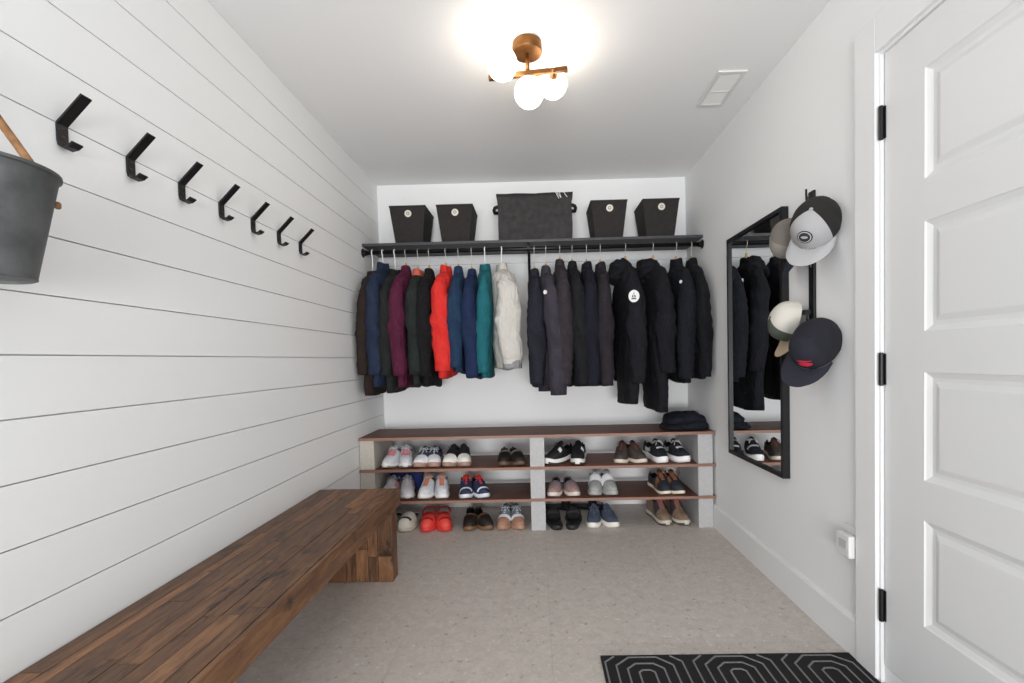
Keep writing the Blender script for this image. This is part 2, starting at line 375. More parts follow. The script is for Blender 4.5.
tone_obj('apron', [(BX1 + 0.0003, BX1 + 0.0205, BY0, BY1, BZ - 0.088, BZ - 0.0005)], w_x, bn, 0.004)
tone_obj('back_rail', [(BX0, BX0 + 0.005, BY0, BY1, BZ - 0.09, BZ - 0.002)], w_x, bn)
tone_obj('seat_core', [(BX0 + 0.006, BX1 - 0.0005, BY0 + 0.002, BY1 - 0.002, BZ - 0.088, BZ - 0.021)], w_x, bn)
for (ya_, yb_, nm) in ((BY1 - 0.115, BY1 - 0.035, 'leg'), (BY0 + 0.03, BY0 + 0.12, 'leg')):
    lg = []
    x = BX0 + 0.004; k = 0
    ws = [0.06, 0.045, 0.07, 0.05, 0.065, 0.052, 0.078]
    for wdt in ws:
        z0 = 0.002
        cut = R.uniform(0.12, 0.3)
        x1_ = min(x + wdt, BX1 + 0.015)
        for a, b in ((z0, cut), (cut, BZ - 0.0895)): lg.append((x + 0.0006, x1_ - 0.0006, ya_, yb_, a + 0.0004, b - 0.0004))
        x += wdt
    tone_obj(nm, lg, w_z, bn, 0.003)

# ------------------------------------------------------------------ closet shelf, rod
darkm = mat('dark_shelf_laminate', '34343a', 0.5, col2='3b3b41', scale=30)
sh = thing('closet_shelf', 'long charcoal wall shelf spanning the back wall above the clothes rod', 'shelf', (0, YB, 1.948))
obj('shelf_board', bx(XL + 0.002, XR - 0.002, 3.1638 - YB, -0.002, 0, 0.0185), darkm, sh, bevel=0.001)
rd = mat('black_rod', '101012', 0.35, 0.4)
bm = bmesh.new()   # bracket: wall leg, arm, rod hook
bx0 = -0.028
box(bm, bx0 - 0.01, bx0 + 0.01, -0.026, -0.020, -0.40, -0.001); box(bm, bx0 - 0.01, bx0 + 0.01, -0.355, -0.0205, -0.006, -0.0005)
strip(bm, [(bx0, -0.02, -0.28), (bx0, -0.1, -0.18), (bx0, -0.33, -0.012)], (0.016, 0, 0), [(0, 1, 1), (0, 1, 1.4), (0, 0.6, 1)], 0.005)
P = [(bx0, -0.356, -0.004), (bx0, -0.368, -0.03), (bx0, -0.367, -0.05), (bx0, -0.358, -0.062), (bx0, -0.344, -0.065), (bx0, -0.33, -0.06)]
strip(bm, P, (0.018, 0, 0), [(0, 1, 0.2), (0, 1, 0.1), (0, 1, -.2), (0, .6, -.8), (0, 0, -1), (0, -.5, -1)], 0.004)
obj('bracket', bm, blackm, sh)
ROD = (3.18, 1.905)
rod = thing('clothes_rod', 'black round clothes rod under the charcoal shelf', 'rod', (0, ROD[0], ROD[1]))
bm = bmesh.new(); lathe(bm, [(0.0145, XL + 0.004), (0.0145, XR - 0.004)], 20, axis='x'); obj('pole', bm, rd, rod, smooth=True)
for s, x in ((1, XL), (-1, XR)):
    bm = bmesh.new(); lathe(bm, [(0.03, x + s * 0.001), (0.03, x + s * 0.006), (0.02, x + s * 0.009), (0.0185, x + s * 0.028), (0.015, x + s * 0.028)], 24, axis='x'); obj('end_flange', bm, rd, rod, smooth=False)

# bins on shelf
binm = mat('black_bin_fabric', '1e1b1a', 0.85, col2='262220', scale=60, bump=0.4, bscale=300)
ZS = 1.967
def small_bin(x0, x1, label):
    cx = (x0 + x1) / 2; hw = (x1 - x0) / 2
    t = thing('storage_bin', label, 'bin', (cx, 3.2, ZS), 0, 'small black fabric bins on the shelf')
    bm = bmesh.new(); HH = 0.266
    def ring(h, ins, dy=0): 
        k = 1 - h / HH
        a = hw - 0.032 * k - ins; y0 = 0.0 + 0.028 * k + ins; y1 = 0.272 - 0.028 * k - ins
        y0 += 0.0; return [(-a, y0, h), (a, y0, h), (a, y1, h), (-a, y1, h)]
    loft(bm, [ring(0, 0), ring(0.09, 0), ring(0.18, 0), ring(HH - 0.012, 0), ring(HH - 0.012, -0.0015), ring(HH, -0.0015), ring(HH, 0.004), ring(0.006, 0.004)])
    obj('body', bm, binm, t, bevel=0.002)
    zc = HH - 0.055; yy = 0.028 * (1 - zc / HH)
    bm = bmesh.new(); lathe(bm, [(0.024, yy + 0.003), (0.024, yy - 0.003), (0.021, yy - 0.0045), (0.0, yy - 0.0045)], 28, (0.004, 0, zc), 'y', cap1=False)
    g = obj('label_ring', bm, mat('ivory_plastic', 'd9d3c8', 0.5), t); g['label'] = 'round ivory grommet'
    bm = bmesh.new(); lathe(bm, [(0.0105, yy - 0.004), (0.0105, yy - 0.0062), (0.007, yy - 0.0062), (0.007, yy - 0.004)], 20, (0.004, 0, zc), 'y'); obj('grommet_eye', bm, mat('dark_grommet', '45403c', 0.5), g)
small_bin(-0.998, -0.744, 'leftmost small black fabric bin on the shelf')
small_bin(-0.669, -0.412, 'small black fabric bin just left of the large grey bin')
small_bin(0.411, 0.666, 'small black fabric bin just right of the large grey bin')
small_bin(0.771, 1.026, 'rightmost small black fabric bin on the shelf')
gb = thing('large_storage_bin', 'large charcoal felt bin with side handles in the middle of the shelf', 'bin', (0.022, 3.2, ZS))
felt = mat('charcoal_felt', '2e2c2d', 0.95, col2='3b393a', scale=25, bump=0.5, bscale=150, detail=7)
bm = bmesh.new()
def gring(h, ins, sag=0):
    pts = []; hw = 0.258 + 0.01 * (h / 0.33) ** 2; y0, y1 = 0.012, 0.29
    if 0.12 < h < 0.3: hw -= 0.004
    n = 8
    for i in range(n): pts.append((-hw + ins + 2 * (hw - ins) * i / n, y0 + ins + 0.006 * math.sin(i * 1.9 + h * 20), h + (sag * math.sin(PI * i / n) if sag else 0)))
    for i in range(4): pts.append((hw - ins + 0.003 * math.sin(i * 2 + h * 16), y0 + ins + (y1 - y0 - 2 * ins) * i / 4, h))
    for i in range(n): pts.append((hw - ins - 2 * (hw - ins) * i / n, y1 - ins, h))
    for i in range(4): pts.append((-hw + ins, y1 - ins - (y1 - y0 - 2 * ins) * i / 4, h))
    return pts
loft(bm, [gring(h, 0) for h in (0, 0.05, 0.12, 0.2, 0.27)] + [gring(0.33, 0, -0.003), gring(0.333, 0.004, -0.003), gring(0.28, 0.006), gring(0.01, 0.006)])
obj('body', bm, felt, gb, smooth=True).modifiers.new('e', 'EDGE_SPLIT').split_angle = 0.8
bm = bmesh.new()
loft(bm, [gring(0.312, -0.0015), gring(0.333, -0.0015, -0.003)], cap0=False, cap1=False); obj('rim_band', bm, mat('felt_binding', '242223', 0.9), gb)
for s in (-1, 1):
    bm = bmesh.new()
    tube(bm, [(s * 0.262, 0.07, 0.262), (s * 0.285, 0.078, 0.255), (s * 0.293, 0.1, 0.248), (s * 0.293, 0.16, 0.246), (s * 0.285, 0.19, 0.255), (s * 0.262, 0.2, 0.262)], [0.012, 0.013, 0.012, 0.012, 0.013, 0.012], 10); obj('handle', bm, mat('felt_handle', '1d1b1c', 0.9), gb, smooth=True)
bm = bmesh.new()
for i, (a, b) in enumerate(((0.148, 0.165), (0.158, 0.18), (0.172, 0.182), (0.205, 0.225))):
    tube(bm, [(a, 0.004, 0.332), (a + 0.003, 0.0, 0.32), (b, -0.001, 0.295), (b + 0.004, 0.0, 0.285 + 0.004 * i)], 0.0022, 6)
obj('drawstring', bm, mat('white_cord', 'e6e4df', 0.8), gb)

# ------------------------------------------------------------------ shoe rack of blocks and boards
conc = mat('concrete', 'aeaeaf', 0.95, col2='bababb', scale=120, bump=0.35, bscale=260, detail=6)
concb = mat('concrete_beige', 'b3ada4', 0.95, col2='bfb9b0', scale=120, bump=0.35, bscale=260, detail=6)
BL = 0.194; PT = 0.213
colname = {'l': 'left', 'm': 'middle', 'r': 'right'}
def block(cx, lvl, side, M):
    nm = ['bottom', 'middle-height', 'top'][lvl]
    t = thing('concrete_block', '%s concrete block in the %s column of the shoe rack' % (nm, colname[side]), 'block', (cx, 3.192, lvl * PT + 0.0005), 0, 'concrete blocks of the shoe rack')
    bm = bmesh.new(); a = 0.0475; hz = BL - 0.001
    for y0, y1 in ((-0.197, -0.165), (-0.075, -0.05), (0.05, 0.075), (0.165, 0.197)): box(bm, -a, a, y0, y1, 0, hz)
    for s in (-1, 1):
        for y0, y1 in ((-0.165, -0.075), (-0.05, 0.05), (0.075, 0.165)):
            box(bm, *(sorted((s * a, s * (a - 0.022)))), y0, y1, 0, hz)
    bmesh.ops.remove_doubles(bm, verts=bm.verts, dist=1e-5)
    obj('body', bm, M, t)
    t2 = bmesh.new()   # mortar-side grooves on the ends
    return t
for l in range(3):
    block(-1.132, l, 'l', concb); block(0.0, l, 'm', conc); block(1.107, l, 'r', conc)
for o in list(COL.objects):    # a block is one mesh: drop the empty level
    if o.name.startswith('body') and o.parent and o.parent.name.startswith('concrete_block'):
        p = o.parent; o.parent = None; o.location = p.location
        for k in ('label', 'category', 'group'): o[k] = p[k]
        nm = p.name; bpy.data.objects.remove(p); o.name = nm
wal = wood('walnut_laminate', ('5a3327', '6b4030', '7c4e3c', '3d251d'), (0.5, 6, 6), 0.6, knots=False)
edgem = mat('walnut_edge', '8a6656', 0.5)
for i, l in enumerate(('lower dark walnut board of the shoe rack', 'middle dark walnut board of the shoe rack', 'top dark walnut board of the shoe rack, the dark jacket folded on it')):
    zz = (i + 1) * PT - 0.019 + 0.0008
    t = thing('rack_board', l, 'board', (0, 2.988, zz), 0, 'walnut boards of the shoe rack')
    tone_obj('board', [(XL + 0.001, XR - 0.002, 0.0012, 0.405, 0, 0.0182)], wal, t, 0)
    obj('edge_band', bx(XL + 0.001, XR - 0.002, 0, 0.0011, 0.0003, 0.018), edgem, t)
Z1, Z2 = 2 * PT, PT

# ------------------------------------------------------------------ shoes
WT = [(0, 0.012), (0.03, 0.024), (0.1, 0.037), (0.22, 0.046), (0.33, 0.048), (0.45, 0.044), (0.6, 0.037), (0.78, 0.035), (0.9, 0.033), (0.97, 0.023), (1, 0.012)]
def shoe(name, label, group, x, y, z, yaw, side, L=0.285, wk=1.0, sole_h=0.026, c_up='ffffff', c_sole='eeeeee', c_in='222222', c_tongue=None, c_lace=None, cap=None, cap_t=0.2,
         accents=(), hk=1.0, kind='sneaker', c_up2=None, c_mid=None, cat='shoe', tilt=0, eyel=True, rough=0.7):
    """toe points to local -Y. accents: (t0,t1,a0,a1,colour,partname)"""
    t = thing(name, label, cat, (x, y, z + 0.001), yaw, group)
    if kind == 'boot': HT = [(0, 0.018), (0.04, 0.045), (0.15, 0.062), (0.3, 0.075), (0.42, 0.105), (0.5, 0.135), (0.56, 0.15), (0.8, 0.152), (0.95, 0.15), (1, 0.13)]; open0 = 0.52
    elif kind == 'clog': HT = [(0, 0.018), (0.04, 0.045), (0.15, 0.064), (0.3, 0.076), (0.42, 0.082), (0.5, 0.07), (0.57, 0.045), (0.65, 0.03), (0.85, 0.03), (0.95, 0.034), (1, 0.03)]; open0 = 0.43
    elif kind == 'slip': HT = [(0, 0.015), (0.04, 0.036), (0.15, 0.05), (0.28, 0.06), (0.38, 0.07), (0.47, 0.065), (0.55, 0.057), (0.7, 0.055), (0.88, 0.064), (0.96, 0.07), (1, 0.06)]; open0 = 0.38
    else: HT = [(0, 0.016), (0.04, 0.040), (0.15, 0.055), (0.28, 0.068), (0.40, 0.088), (0.5, 0.098), (0.56, 0.088), (0.68, 0.072), (0.85, 0.082), (0.94, 0.094), (1, 0.08)]; open0 = 0.47
    def wf(q): return interp(WT, q) * wk
    def cf(q): return side * 0.012 * math.sin(PI * (q - 0.1)) * (1 if q < 0.7 else 0.9) - side * 0.004
    def yf(q): return -L / 2 + L * q
    def toe_up(q): return 0.012 * max(0, (0.16 - q) / 0.16) ** 1.5
    ts = [0, 0.012, 0.03, 0.06, 0.1, 0.15, 0.2, 0.25, 0.3, 0.35, 0.39, 0.42, 0.45, 0.48, 0.51, 0.55, 0.6, 0.66, 0.72, 0.78, 0.84, 0.89, 0.93, 0.96, 0.985, 1.0]
    # sole
    bm = bmesh.new(); sh_ = sole_h; rings = []
    for q in ts:
        w_ = wf(q) + 0.004; c = cf(q); y_ = yf(q) + (0.002 if q > 0.5 else -0.002) * (1 if q in (0, 1.0) else 0); u = toe_up(q)
        heel = 0.004 * (q > 0.6); h_ = sh_ + heel
        rings.append([(c - w_ * 0.92, y_, u), (c - w_, y_, u + h_ * 0.35), (c - w_ * 0.99, y_, u + h_ * 0.8), (c - w_ * 0.93, y_, u + h_), (c + w_ * 0.93, y_, u + h_), (c + w_ * 0.99, y_, u + h_ * 0.8), (c + w_, y_, u + h_ * 0.35), (c + w_ * 0.92, y_, u)])
    loft(bm, rings)
    tr = mat('sole_' + c_sole, c_sole, 0.6)
    obj('sole', bm, tr, t, smooth=True)
    if c_mid:
        bm = bmesh.new(); rr = []
        for q in ts:
            w_ = wf(q) + 0.0052; c = cf(q); u = toe_up(q) ; y_ = yf(q) + (-0.0015 if q == 0 else 0.0015 if q == 1 else 0)
            rr.append([(c - w_ * 0.93, y_, u - 0.0005), (c - w_, y_, u + 0.003), (c - w_, y_, u + sh_ * 0.36), (c + w_, y_, u + sh_ * 0.36), (c + w_, y_, u + 0.003), (c + w_ * 0.93, y_, u - 0.0005)])
        loft(bm, rr); obj('outsole', bm, mat('sole_' + c_mid, c_mid, 0.6), t, smooth=True)
    # upper
    NA = 20
    def up(q, a, off=0.0):
        w_ = wf(q); c = cf(q); Hh = interp(HT, q) * hk; b = sh_ * 0.75 + toe_up(q)
        th = a * PI / 2; sx = math.sin(th); cz = math.cos(th)
        wtop = 0.86 if q < 0.5 else 0.80
        if kind == 'boot' and q > 0.45: wtop = 0.9
        pw = 0.72 if q < 0.42 else 0.5
        zz = b + (Hh - b + sh_ * 0.3) * (cz ** pw if cz > 0 else 0)
        xx = (abs(sx) ** 0.8) * (1 if sx > 0 else -1) * w_
        if q > open0 + 0.03: xx *= 1 - (1 - wtop) * cz
        dip = min(1, max(0, (q - open0) / 0.05)) * min(1, max(0, (1.0 - q) / 0.05))
        k = 0.62 if kind != 'clog' else 0.8
        if dip > 0 and abs(a) < k:
            s = min(1, (1 - abs(a) / k) / 0.3); s = s * s * (3 - 2 * s)
            ztar = b + 0.004
            zz = zz * (1 - s * dip) + ztar * s * dip
            xx *= 1
        p = Vector((c + xx, yf(q), zz))
        if off:
            e = 0.004; p0 = up(max(0, q - e), a); p1 = up(min(1, q + e), a); q0 = up(q, max(-1, a - 0.01)); q1 = up(q, min(1, a + 0.01))
            n = (q1 - q0).cross(p0 - p1)
            if n.length > 1e-12:
                n.normalize()
                if n.z < 0 and abs(n.z) > 0.3: n = -n
                if abs(a) > 0.5 and n.x * a < 0: n = -n
                if abs(n.x) < 0.2 and abs(n.z) < 0.3 and n.y * (q - 0.5) < 0: n = -n
                p = p + n * off
        return p
    bm = bmesh.new(); grid = [[up(q, -1 + 2 * i / NA) for i in range(NA + 1)] for q in ts]
    vr = loft(bm, grid, closed=False)
    kk = 0.45 if kind != 'clog' else 0.62
    for f in bm.faces:
        cy = sum(v.co.y for v in f.verts) / len(f.verts); q = (cy + L / 2) / L; c = cf(q); xx = abs(sum(v.co.x for v in f.verts) / len(f.verts) - c) / max(wf(q), 0.001)
        if q > open0 + 0.02 and q < 0.985 and xx < (0.62 if kind != 'clog' else 0.82): f.material_index = 1
    um = mat('upper_' + c_up + (c_up2 or ''), c_up, rough, col2=c_up2 or None, scale=70, bump=0.25, bscale=400)
    obj('upper', bm, [um, mat('lining_' + c_in, c_in, 0.9)], t, smooth=True)
    def patch(nm, t0, t1, a0, a1, colr, off=0.0012, nt=6, na=8, em=None):
        bm = bmesh.new(); g = [[up(t0 + (t1 - t0) * i / nt, a0 + (a1 - a0) * j / na, off) for j in range(na + 1)] for i in range(nt + 1)]
        g2 = [[up(t0 + (t1 - t0) * i / nt, a0 + (a1 - a0) * j / na, -0.001) for j in range(na + 1)] for i in range(nt + 1)]
        A = [[bm.verts.new(p) for p in r] for r in g]
        for i in range(nt):
            for j in range(na): bm.faces.new((A[i][j], A[i][j + 1], A[i + 1][j + 1], A[i + 1][j]))
        return obj(nm, bm, mat('patch_' + colr, colr, 0.6), t, smooth=True)
    if cap: patch('toe_cap', 0.004, cap_t, -0.97, 0.97, cap, 0.0018, 8, 16)
    for (t0, t1, a0, a1, colr, nm) in accents: patch(nm, t0, t1, a0, a1, colr, 0.0026)
    if kind in ('sneaker', 'boot') and c_tongue:
        bm = bmesh.new(); rr = []
        zt_ = interp(HT, 0.47) * hk
        for q, dz, hw in ((0.27, 0.004, 0.016), (0.36, 0.005, 0.018), (0.44, 0.006, 0.02), (0.5, 0.012, 0.021), (0.535, 0.024, 0.02), (0.55, 0.030, 0.012)):
            zb = (interp(HT, min(q, 0.48)) * hk) + dz; c = cf(q)
            rr.append([(c - hw, yf(q), zb - 0.006), (c, yf(q), zb), (c + hw, yf(q), zb - 0.006), (c + hw * 0.9, yf(q) + 0.005, zb - 0.010), (c, yf(q) + 0.006, zb - 0.005), (c - hw * 0.9, yf(q) + 0.005, zb - 0.010)])
        loft(bm, rr); obj('tongue', bm, mat('tongue_' + c_tongue, c_tongue, 0.8), t, smooth=True)
    if c_lace:
        bm = bmesh.new(); qs = [0.27, 0.31, 0.35, 0.39, 0.43, 0.47]
        for i, q in enumerate(qs):
            s = 1 if i % 2 else -1; hw = 0.017
            pa = Vector((cf(q) - s * hw, yf(q), interp(HT, q) * hk + 0.001)); pb = Vector((cf(q) + s * hw, yf(q + 0.03), interp(HT, min(q + 0.03, 0.5)) * hk + 0.001)); pm = (pa + pb) / 2 + Vector((0, 0, 0.008))
            tube(bm, [pa, pm, pb], 0.0021, 5)
            tube(bm, [Vector((-1, 1, 1)) * pa.to_tuple()[0] if False else Vector((2 * cf(q) - pa.x, pa.y, pa.z)), Vector((pm.x, pm.y, pm.z + 0.001)), Vector((2 * cf(q) - pb.x, pb.y, pb.z))], 0.0021, 5)
        q = 0.49; pc = Vector((cf(q), yf(q), interp(HT, q) * hk + 0.012))
        for s in (-1, 1):
            tube(bm, [pc, pc + Vector((s * 0.018, -0.012, 0.006)), pc + Vector((s * 0.032, -0.02, -0.006)), pc + Vector((s * 0.022, -0.012, -0.008)), pc], 0.0019, 5)
            tube(bm, [pc, pc + Vector((s * 0.012, -0.03, 0.0)), pc + Vector((s * 0.028, -0.045, -0.02))], 0.0019, 5)
        obj('laces', bm, mat('lace_' + c_lace, c_lace, 0.8), t, smooth=True)
    return t
def pair(name, desc, where, x0, x1, y, z, yaw0=0, yaw1=0, group=None, y2=None, cat='shoe', **k):
    a = shoe(name, 'left of the %s, %s' % (desc, where), group or desc, x0, y, z, yaw0, 1, cat=cat, **k)
    b = shoe(name, 'right of the %s, %s' % (desc, where), group or desc, x1, y2 if y2 is not None else y, z, yaw1, -1, cat=cat, **k)
    return a, b
r_ = math.radians
F = PI   # toe away
yR = 3.148
# upper row
pair('running_shoe', 'off-white running shoes with pink logo patches', 'far left of the upper row', -1.0, -0.905, 3.15, Z1, r_(-4), r_(6), c_up='dcdcdf', c_up2='c9cdd6', c_sole='ebe9e6', c_in='8a93a6', c_tongue='c9cbd2', c_lace='e6e6ea', hk=1.12, c_mid='8b8580', accents=((0.22, 0.4, -0.35, 0.35, 'd98f93', 'forefoot_logo'), (0.75, 0.93, -0.9, -0.3, 'aab4c6', 'heel_counter')))
pair('canvas_sneaker', 'navy canvas sneakers with white toes', 'left of the black white-toed pair', -0.79, -0.706, yR, Z1, r_(-2), r_(3), c_up='3c4358', c_sole='b08f82', c_in='20263a', c_tongue='4a526a', c_lace='dde0e8', cap='e9e9ec', cap_t=0.27, hk=1.0, sole_h=0.03)
pair('canvas_sneaker', 'black sneakers with cream toe caps and gum soles', 'upper rack row', -0.588, -0.503, yR, Z1, r_(-4), r_(5), c_up='17181b', c_sole='a3897a', c_in='15151a', c_tongue='1b1c20', c_lace='26282e', cap='e8e5df', cap_t=0.25, hk=1.1, sole_h=0.028)
pair('moccasin', 'dark leather moccasins with brown rims', 'upper row left of the middle blocks', -0.228, -0.145, 3.145, Z1, r_(4), r_(12), c_up='1c1917', c_sole='5d4a3c', c_in='2c2623', kind='slip', hk=1.25, cap='17120f', cap_t=0.3, accents=((0.3, 0.36, -0.9, 0.9, '7a7571', 'band'),), rough=0.4)
pair('running_shoe', 'black running shoes with chunky white soles', 'upper row by the middle blocks', 0.155, 0.292, 3.135, Z1, r_(-38), r_(-14), c_up='101114', c_up2='17181c', c_sole='e4e2df', c_in='15161a', c_tongue='15161a', c_lace='1c1d22', hk=1.2, sole_h=0.038, c_mid='3a3533', accents=((0.3, 0.38, 0.25, 0.6, 'd9d9dc', 'logo_dots'),))
pair('leather_sneaker', 'dark brown leather sneakers with cream soles', 'upper row', 0.582, 0.672, 3.15, Z1, r_(-12), r_(12), c_up='3a322e', c_up2='4b423c', c_sole='d9cfc0', c_in='201c1a', c_tongue='2e2826', c_lace='6b3f3d', hk=1.1, sole_h=0.024)
pair('running_shoe', 'black and white trainers with thick white soles', 'by the right blocks', 0.815, 0.955, 3.14, Z1, r_(14), r_(12), c_up='1b1e28', c_up2='0f1116', c_sole='f3f3f3', c_in='101116', c_tongue='1a1c24', c_lace='d7d9de', hk=1.2, sole_h=0.04, accents=((0.25, 0.31, -0.3, 0.7, 'dcdde2', 'white_stripe'), (0.5, 0.8, -0.95, -0.75, 'c7c9cf', 'side_flash')))
# middle row
pair('running_shoe', 'pale grey and pink running shoes', 'middle row behind the bench end', -1.02, -0.905, 3.15, Z2, r_(-3), r_(10), c_up='d3cfd0', c_up2='c4c6cc', c_sole='e3dfdb', c_in='757f93', c_tongue='aab2c0', c_lace='d9d9de', hk=1.12, c_mid='8b8580', accents=((0.3, 0.55, 0.4, 0.8, 'cf8a8e', 'pink_stripe'),))
pair('running_shoe', 'white running shoes with coral tongues', 'middle row before the blue box', -0.768, -0.662, 3.148, Z2, r_(0), r_(6), c_up='e7e6e6', c_up2='cdd5df', c_sole='f0efee', c_in='8e99ad', c_tongue='e08a72', c_lace='f0d9cf', hk=1.18, accents=((0.2, 0.42, -0.16, 0.16, 'e08a72', 'coral_strip'),))
pair('running_shoe', 'navy running shoes with red tongues', 'middle rack row', -0.505, -0.405, 3.14, Z2, r_(12), r_(20), c_up='1e2742', c_up2='323d5e', c_sole='dfe1ea', c_in='2a355a', c_tongue='d2463f', c_lace='e4473f', hk=1.1, accents=((0.12, 0.17, -0.8, 0.8, 'eceef4', 'white_stripe'), (0.75, 0.95, -0.9, -0.4, 'b9c2d6', 'heel_counter')))
pair('running_shoe', 'dusty pink sneakers with dark collars', 'middle row by the middle blocks', 0.118, 0.228, 3.145, Z2, r_(-6), r_(6), c_up='8d7370', c_up2='a08684', c_sole='d9cdc4', c_in='202230', hk=1.15, kind='slip', accents=((0.3, 0.37, -0.9, 0.9, '77757c', 'grey_band'),))
pair('running_shoe', 'grey running shoes with a bright white lace panel', 'middle rack row', 0.392, 0.488, 3.15, Z2, r_(-3), r_(3), c_up='8f9090', c_up2='a3a4a2', c_sole='a9aaa6', c_in='4c5058', c_tongue='7c8084', c_lace='c8cccf', hk=1.25, accents=((0.27, 0.44, -0.8, 0.8, 'f2f3f5', 'white_panel'),))
pair('leather_sneaker', 'navy and tan leather shoes', 'middle row by the right blocks', 0.842, 0.935, 3.15, Z2, r_(10), r_(4), c_up='20242c', c_up2='2c3038', c_sole='e5ddcb', c_in='1c1a1b', c_tongue='3b2a23', c_lace='a06a48', hk=1.15, sole_h=0.02, accents=((0.27, 0.42, -0.95, -0.35, '8a5c40', 'tan_panel'), (0.27, 0.42, 0.35, 0.95, '8a5c40', 'tan_panel')))
# floor row
shoe('clog', 'cream clog with black opening on the floor beside the bench leg', 'cream clogs on the floor', -0.898, 3.125, 0, r_(-2), 1, c_up='d8d3c6', c_sole='cfc9bb', c_in='141414', kind='clog', hk=1.25, wk=1.12, accents=((0.14, 0.2, -0.6, 0.6, '2a2725', 'dark_slot'),))
shoe('clog', 'cream clog mostly hidden behind the bench leg', 'cream clogs on the floor', -1.02, 3.13, 0, r_(-2), -1, c_up='d8d3c6', c_sole='cfc9bb', c_in='141414', kind='clog', hk=1.25, wk=1.12)
for s, xx, yw, l in ((1, -0.762, r_(8), 'left one of the bright red foam clogs on the floor'), (-1, -0.655, r_(12), 'right one of the bright red foam clogs on the floor')):
    t = shoe('clog', l, 'red foam clogs', xx, 3.12, 0, yw, s, c_up='e0453c', c_sole='d93e36', c_in='a81f1c', kind='clog', hk=1.2, wk=1.1, accents=((0.13, 0.17, -0.55, 0.55, '8c1a17', 'vent_slot'), (0.3, 0.34, -0.4, 0.4, '8c1a17', 'vent_slot')), rough=0.5)
    bm = bmesh.new(); tube(bm, [(-0.042, 0.02, 0.06), (-0.045, 0.06, 0.085), (-0.03, 0.13, 0.088), (0, 0.148, 0.086), (0.03, 0.13, 0.088), (0.045, 0.06, 0.085), (0.042, 0.02, 0.06)], 0.006, 8); obj('heel_strap', bm, mat('patch_d8332c', 'd8332c', .6), t, smooth=True)
pair('moccasin', 'brown leather moccasins with tan rims', 'on the floor', -0.476, -0.388, 3.125, 0, r_(8), r_(22), c_up='2a211b', c_sole='7b5c42', c_in='181311', kind='slip', hk=1.3, cap='1f1712', cap_t=0.3, accents=((0.3, 0.34, -0.9, 0.9, '6a4c36', 'band'),), rough=0.35)
pair('tan_toe_shoe', 'grey slip-on shoes with tan toes and white bands', 'on the floor', -0.233, -0.146, 3.13, 0, r_(-3), r_(6), c_up='6b7079', c_sole='a9836e', c_in='2a2d36', hk=1.15, c_tongue='3f4450', c_lace='c9ced8', cap='9c7663', cap_t=0.2, accents=((0.2, 0.29, -0.75, 0.75, 'e9e9ea', 'white_band'),))
pair('mule_slipper', 'black mule slippers', 'on the floor by the middle blocks', 0.11, 0.236, 3.13, 0, PI + r_(8), PI - r_(8), c_up='131315', c_sole='1c1c1f', c_in='08080a', kind='clog', hk=1.1, wk=1.15, L=0.28)
pair('canvas_sneaker', 'slate blue canvas shoes with white soles', 'beside the black slippers', 0.378, 0.482, 3.135, 0, r_(-5), r_(8), c_up='4b5566', c_up2='3d4656', c_sole='e6e3dc', c_in='2b3342', hk=1.0, sole_h=0.034, c_tongue='525d70', c_lace='6d788c', kind='sneaker')
pair('hiking_boot', 'tan hiking boots with red lacing', 'on the floor', 0.84, 0.968, 3.17, 0, r_(12), r_(5), c_up='8f7a66', c_up2='7a6655', c_sole='c9c2b8', c_in='1c1a20', kind='boot', hk=0.98, L=0.3, sole_h=0.03, c_tongue='3a3038', c_lace='b53038', c_mid='4b443e', accents=((0.33, 0.5, -0.85, -0.2, '3b3038', 'plaid_panel'), (0.33, 0.5, 0.2, 0.85, '3b3038', 'plaid_panel'), (0.46, 0.98, 0.35, 0.62, '3b3038', 'collar_band'), (0.46, 0.98, -0.62, -0.35, '3b3038', 'collar_band')), cat='boot')
# black sandals at the wall
for s, xx in ((1, 0.17), (-1, 0.37)):
    t = thing('flat_sandal', '%s one of the flat black sandals at the wall behind the mule slippers' % ('left' if s > 0 else 'right'), 'sandal', (xx, 3.43, 0.001), r_(80), 'flat black sandals')
    bm = bmesh.new(); loft(bm, [[(-interp(WT, q), -0.13 + 0.26 * q, 0), (interp(WT, q), -0.13 + 0.26 * q, 0), (interp(WT, q), -0.13 + 0.26 * q, 0.022), (-interp(WT, q), -0.13 + 0.26 * q, 0.022)] for q in [i / 16 for i in range(17)]]); obj('sole', bm, mat('upper_131315', '131315', .7), t)
    bm = bmesh.new(); strip(bm, [(0.045 * math.cos(a), -0.04, 0.015 + 0.04 * math.sin(a)) for a in [PI * i / 10 for i in range(11)]], (0, 0.06, 0), [(math.cos(PI * i / 10), 0, math.sin(PI * i / 10)) for i in range(11)], 0.004); obj('strap', bm, mat('upper_131315', '131315', .7), t, smooth=True)
# blue box
t = thing('blue_box', 'royal blue cardboard box behind the white running shoes on the rack', 'box', (-0.965, 3.34, Z2 + 0.0005))
bl = mat('royal_blue_card', '17307f', 0.6)
obj('body', bx(-0.105, 0.105, -0.045, 0.045, 0, 0.10), bl, t, bevel=0.002)
obj('lid', bx(-0.109, 0.109, -0.049, 0.049, 0.082, 0.112), bl, t, bevel=0.002)

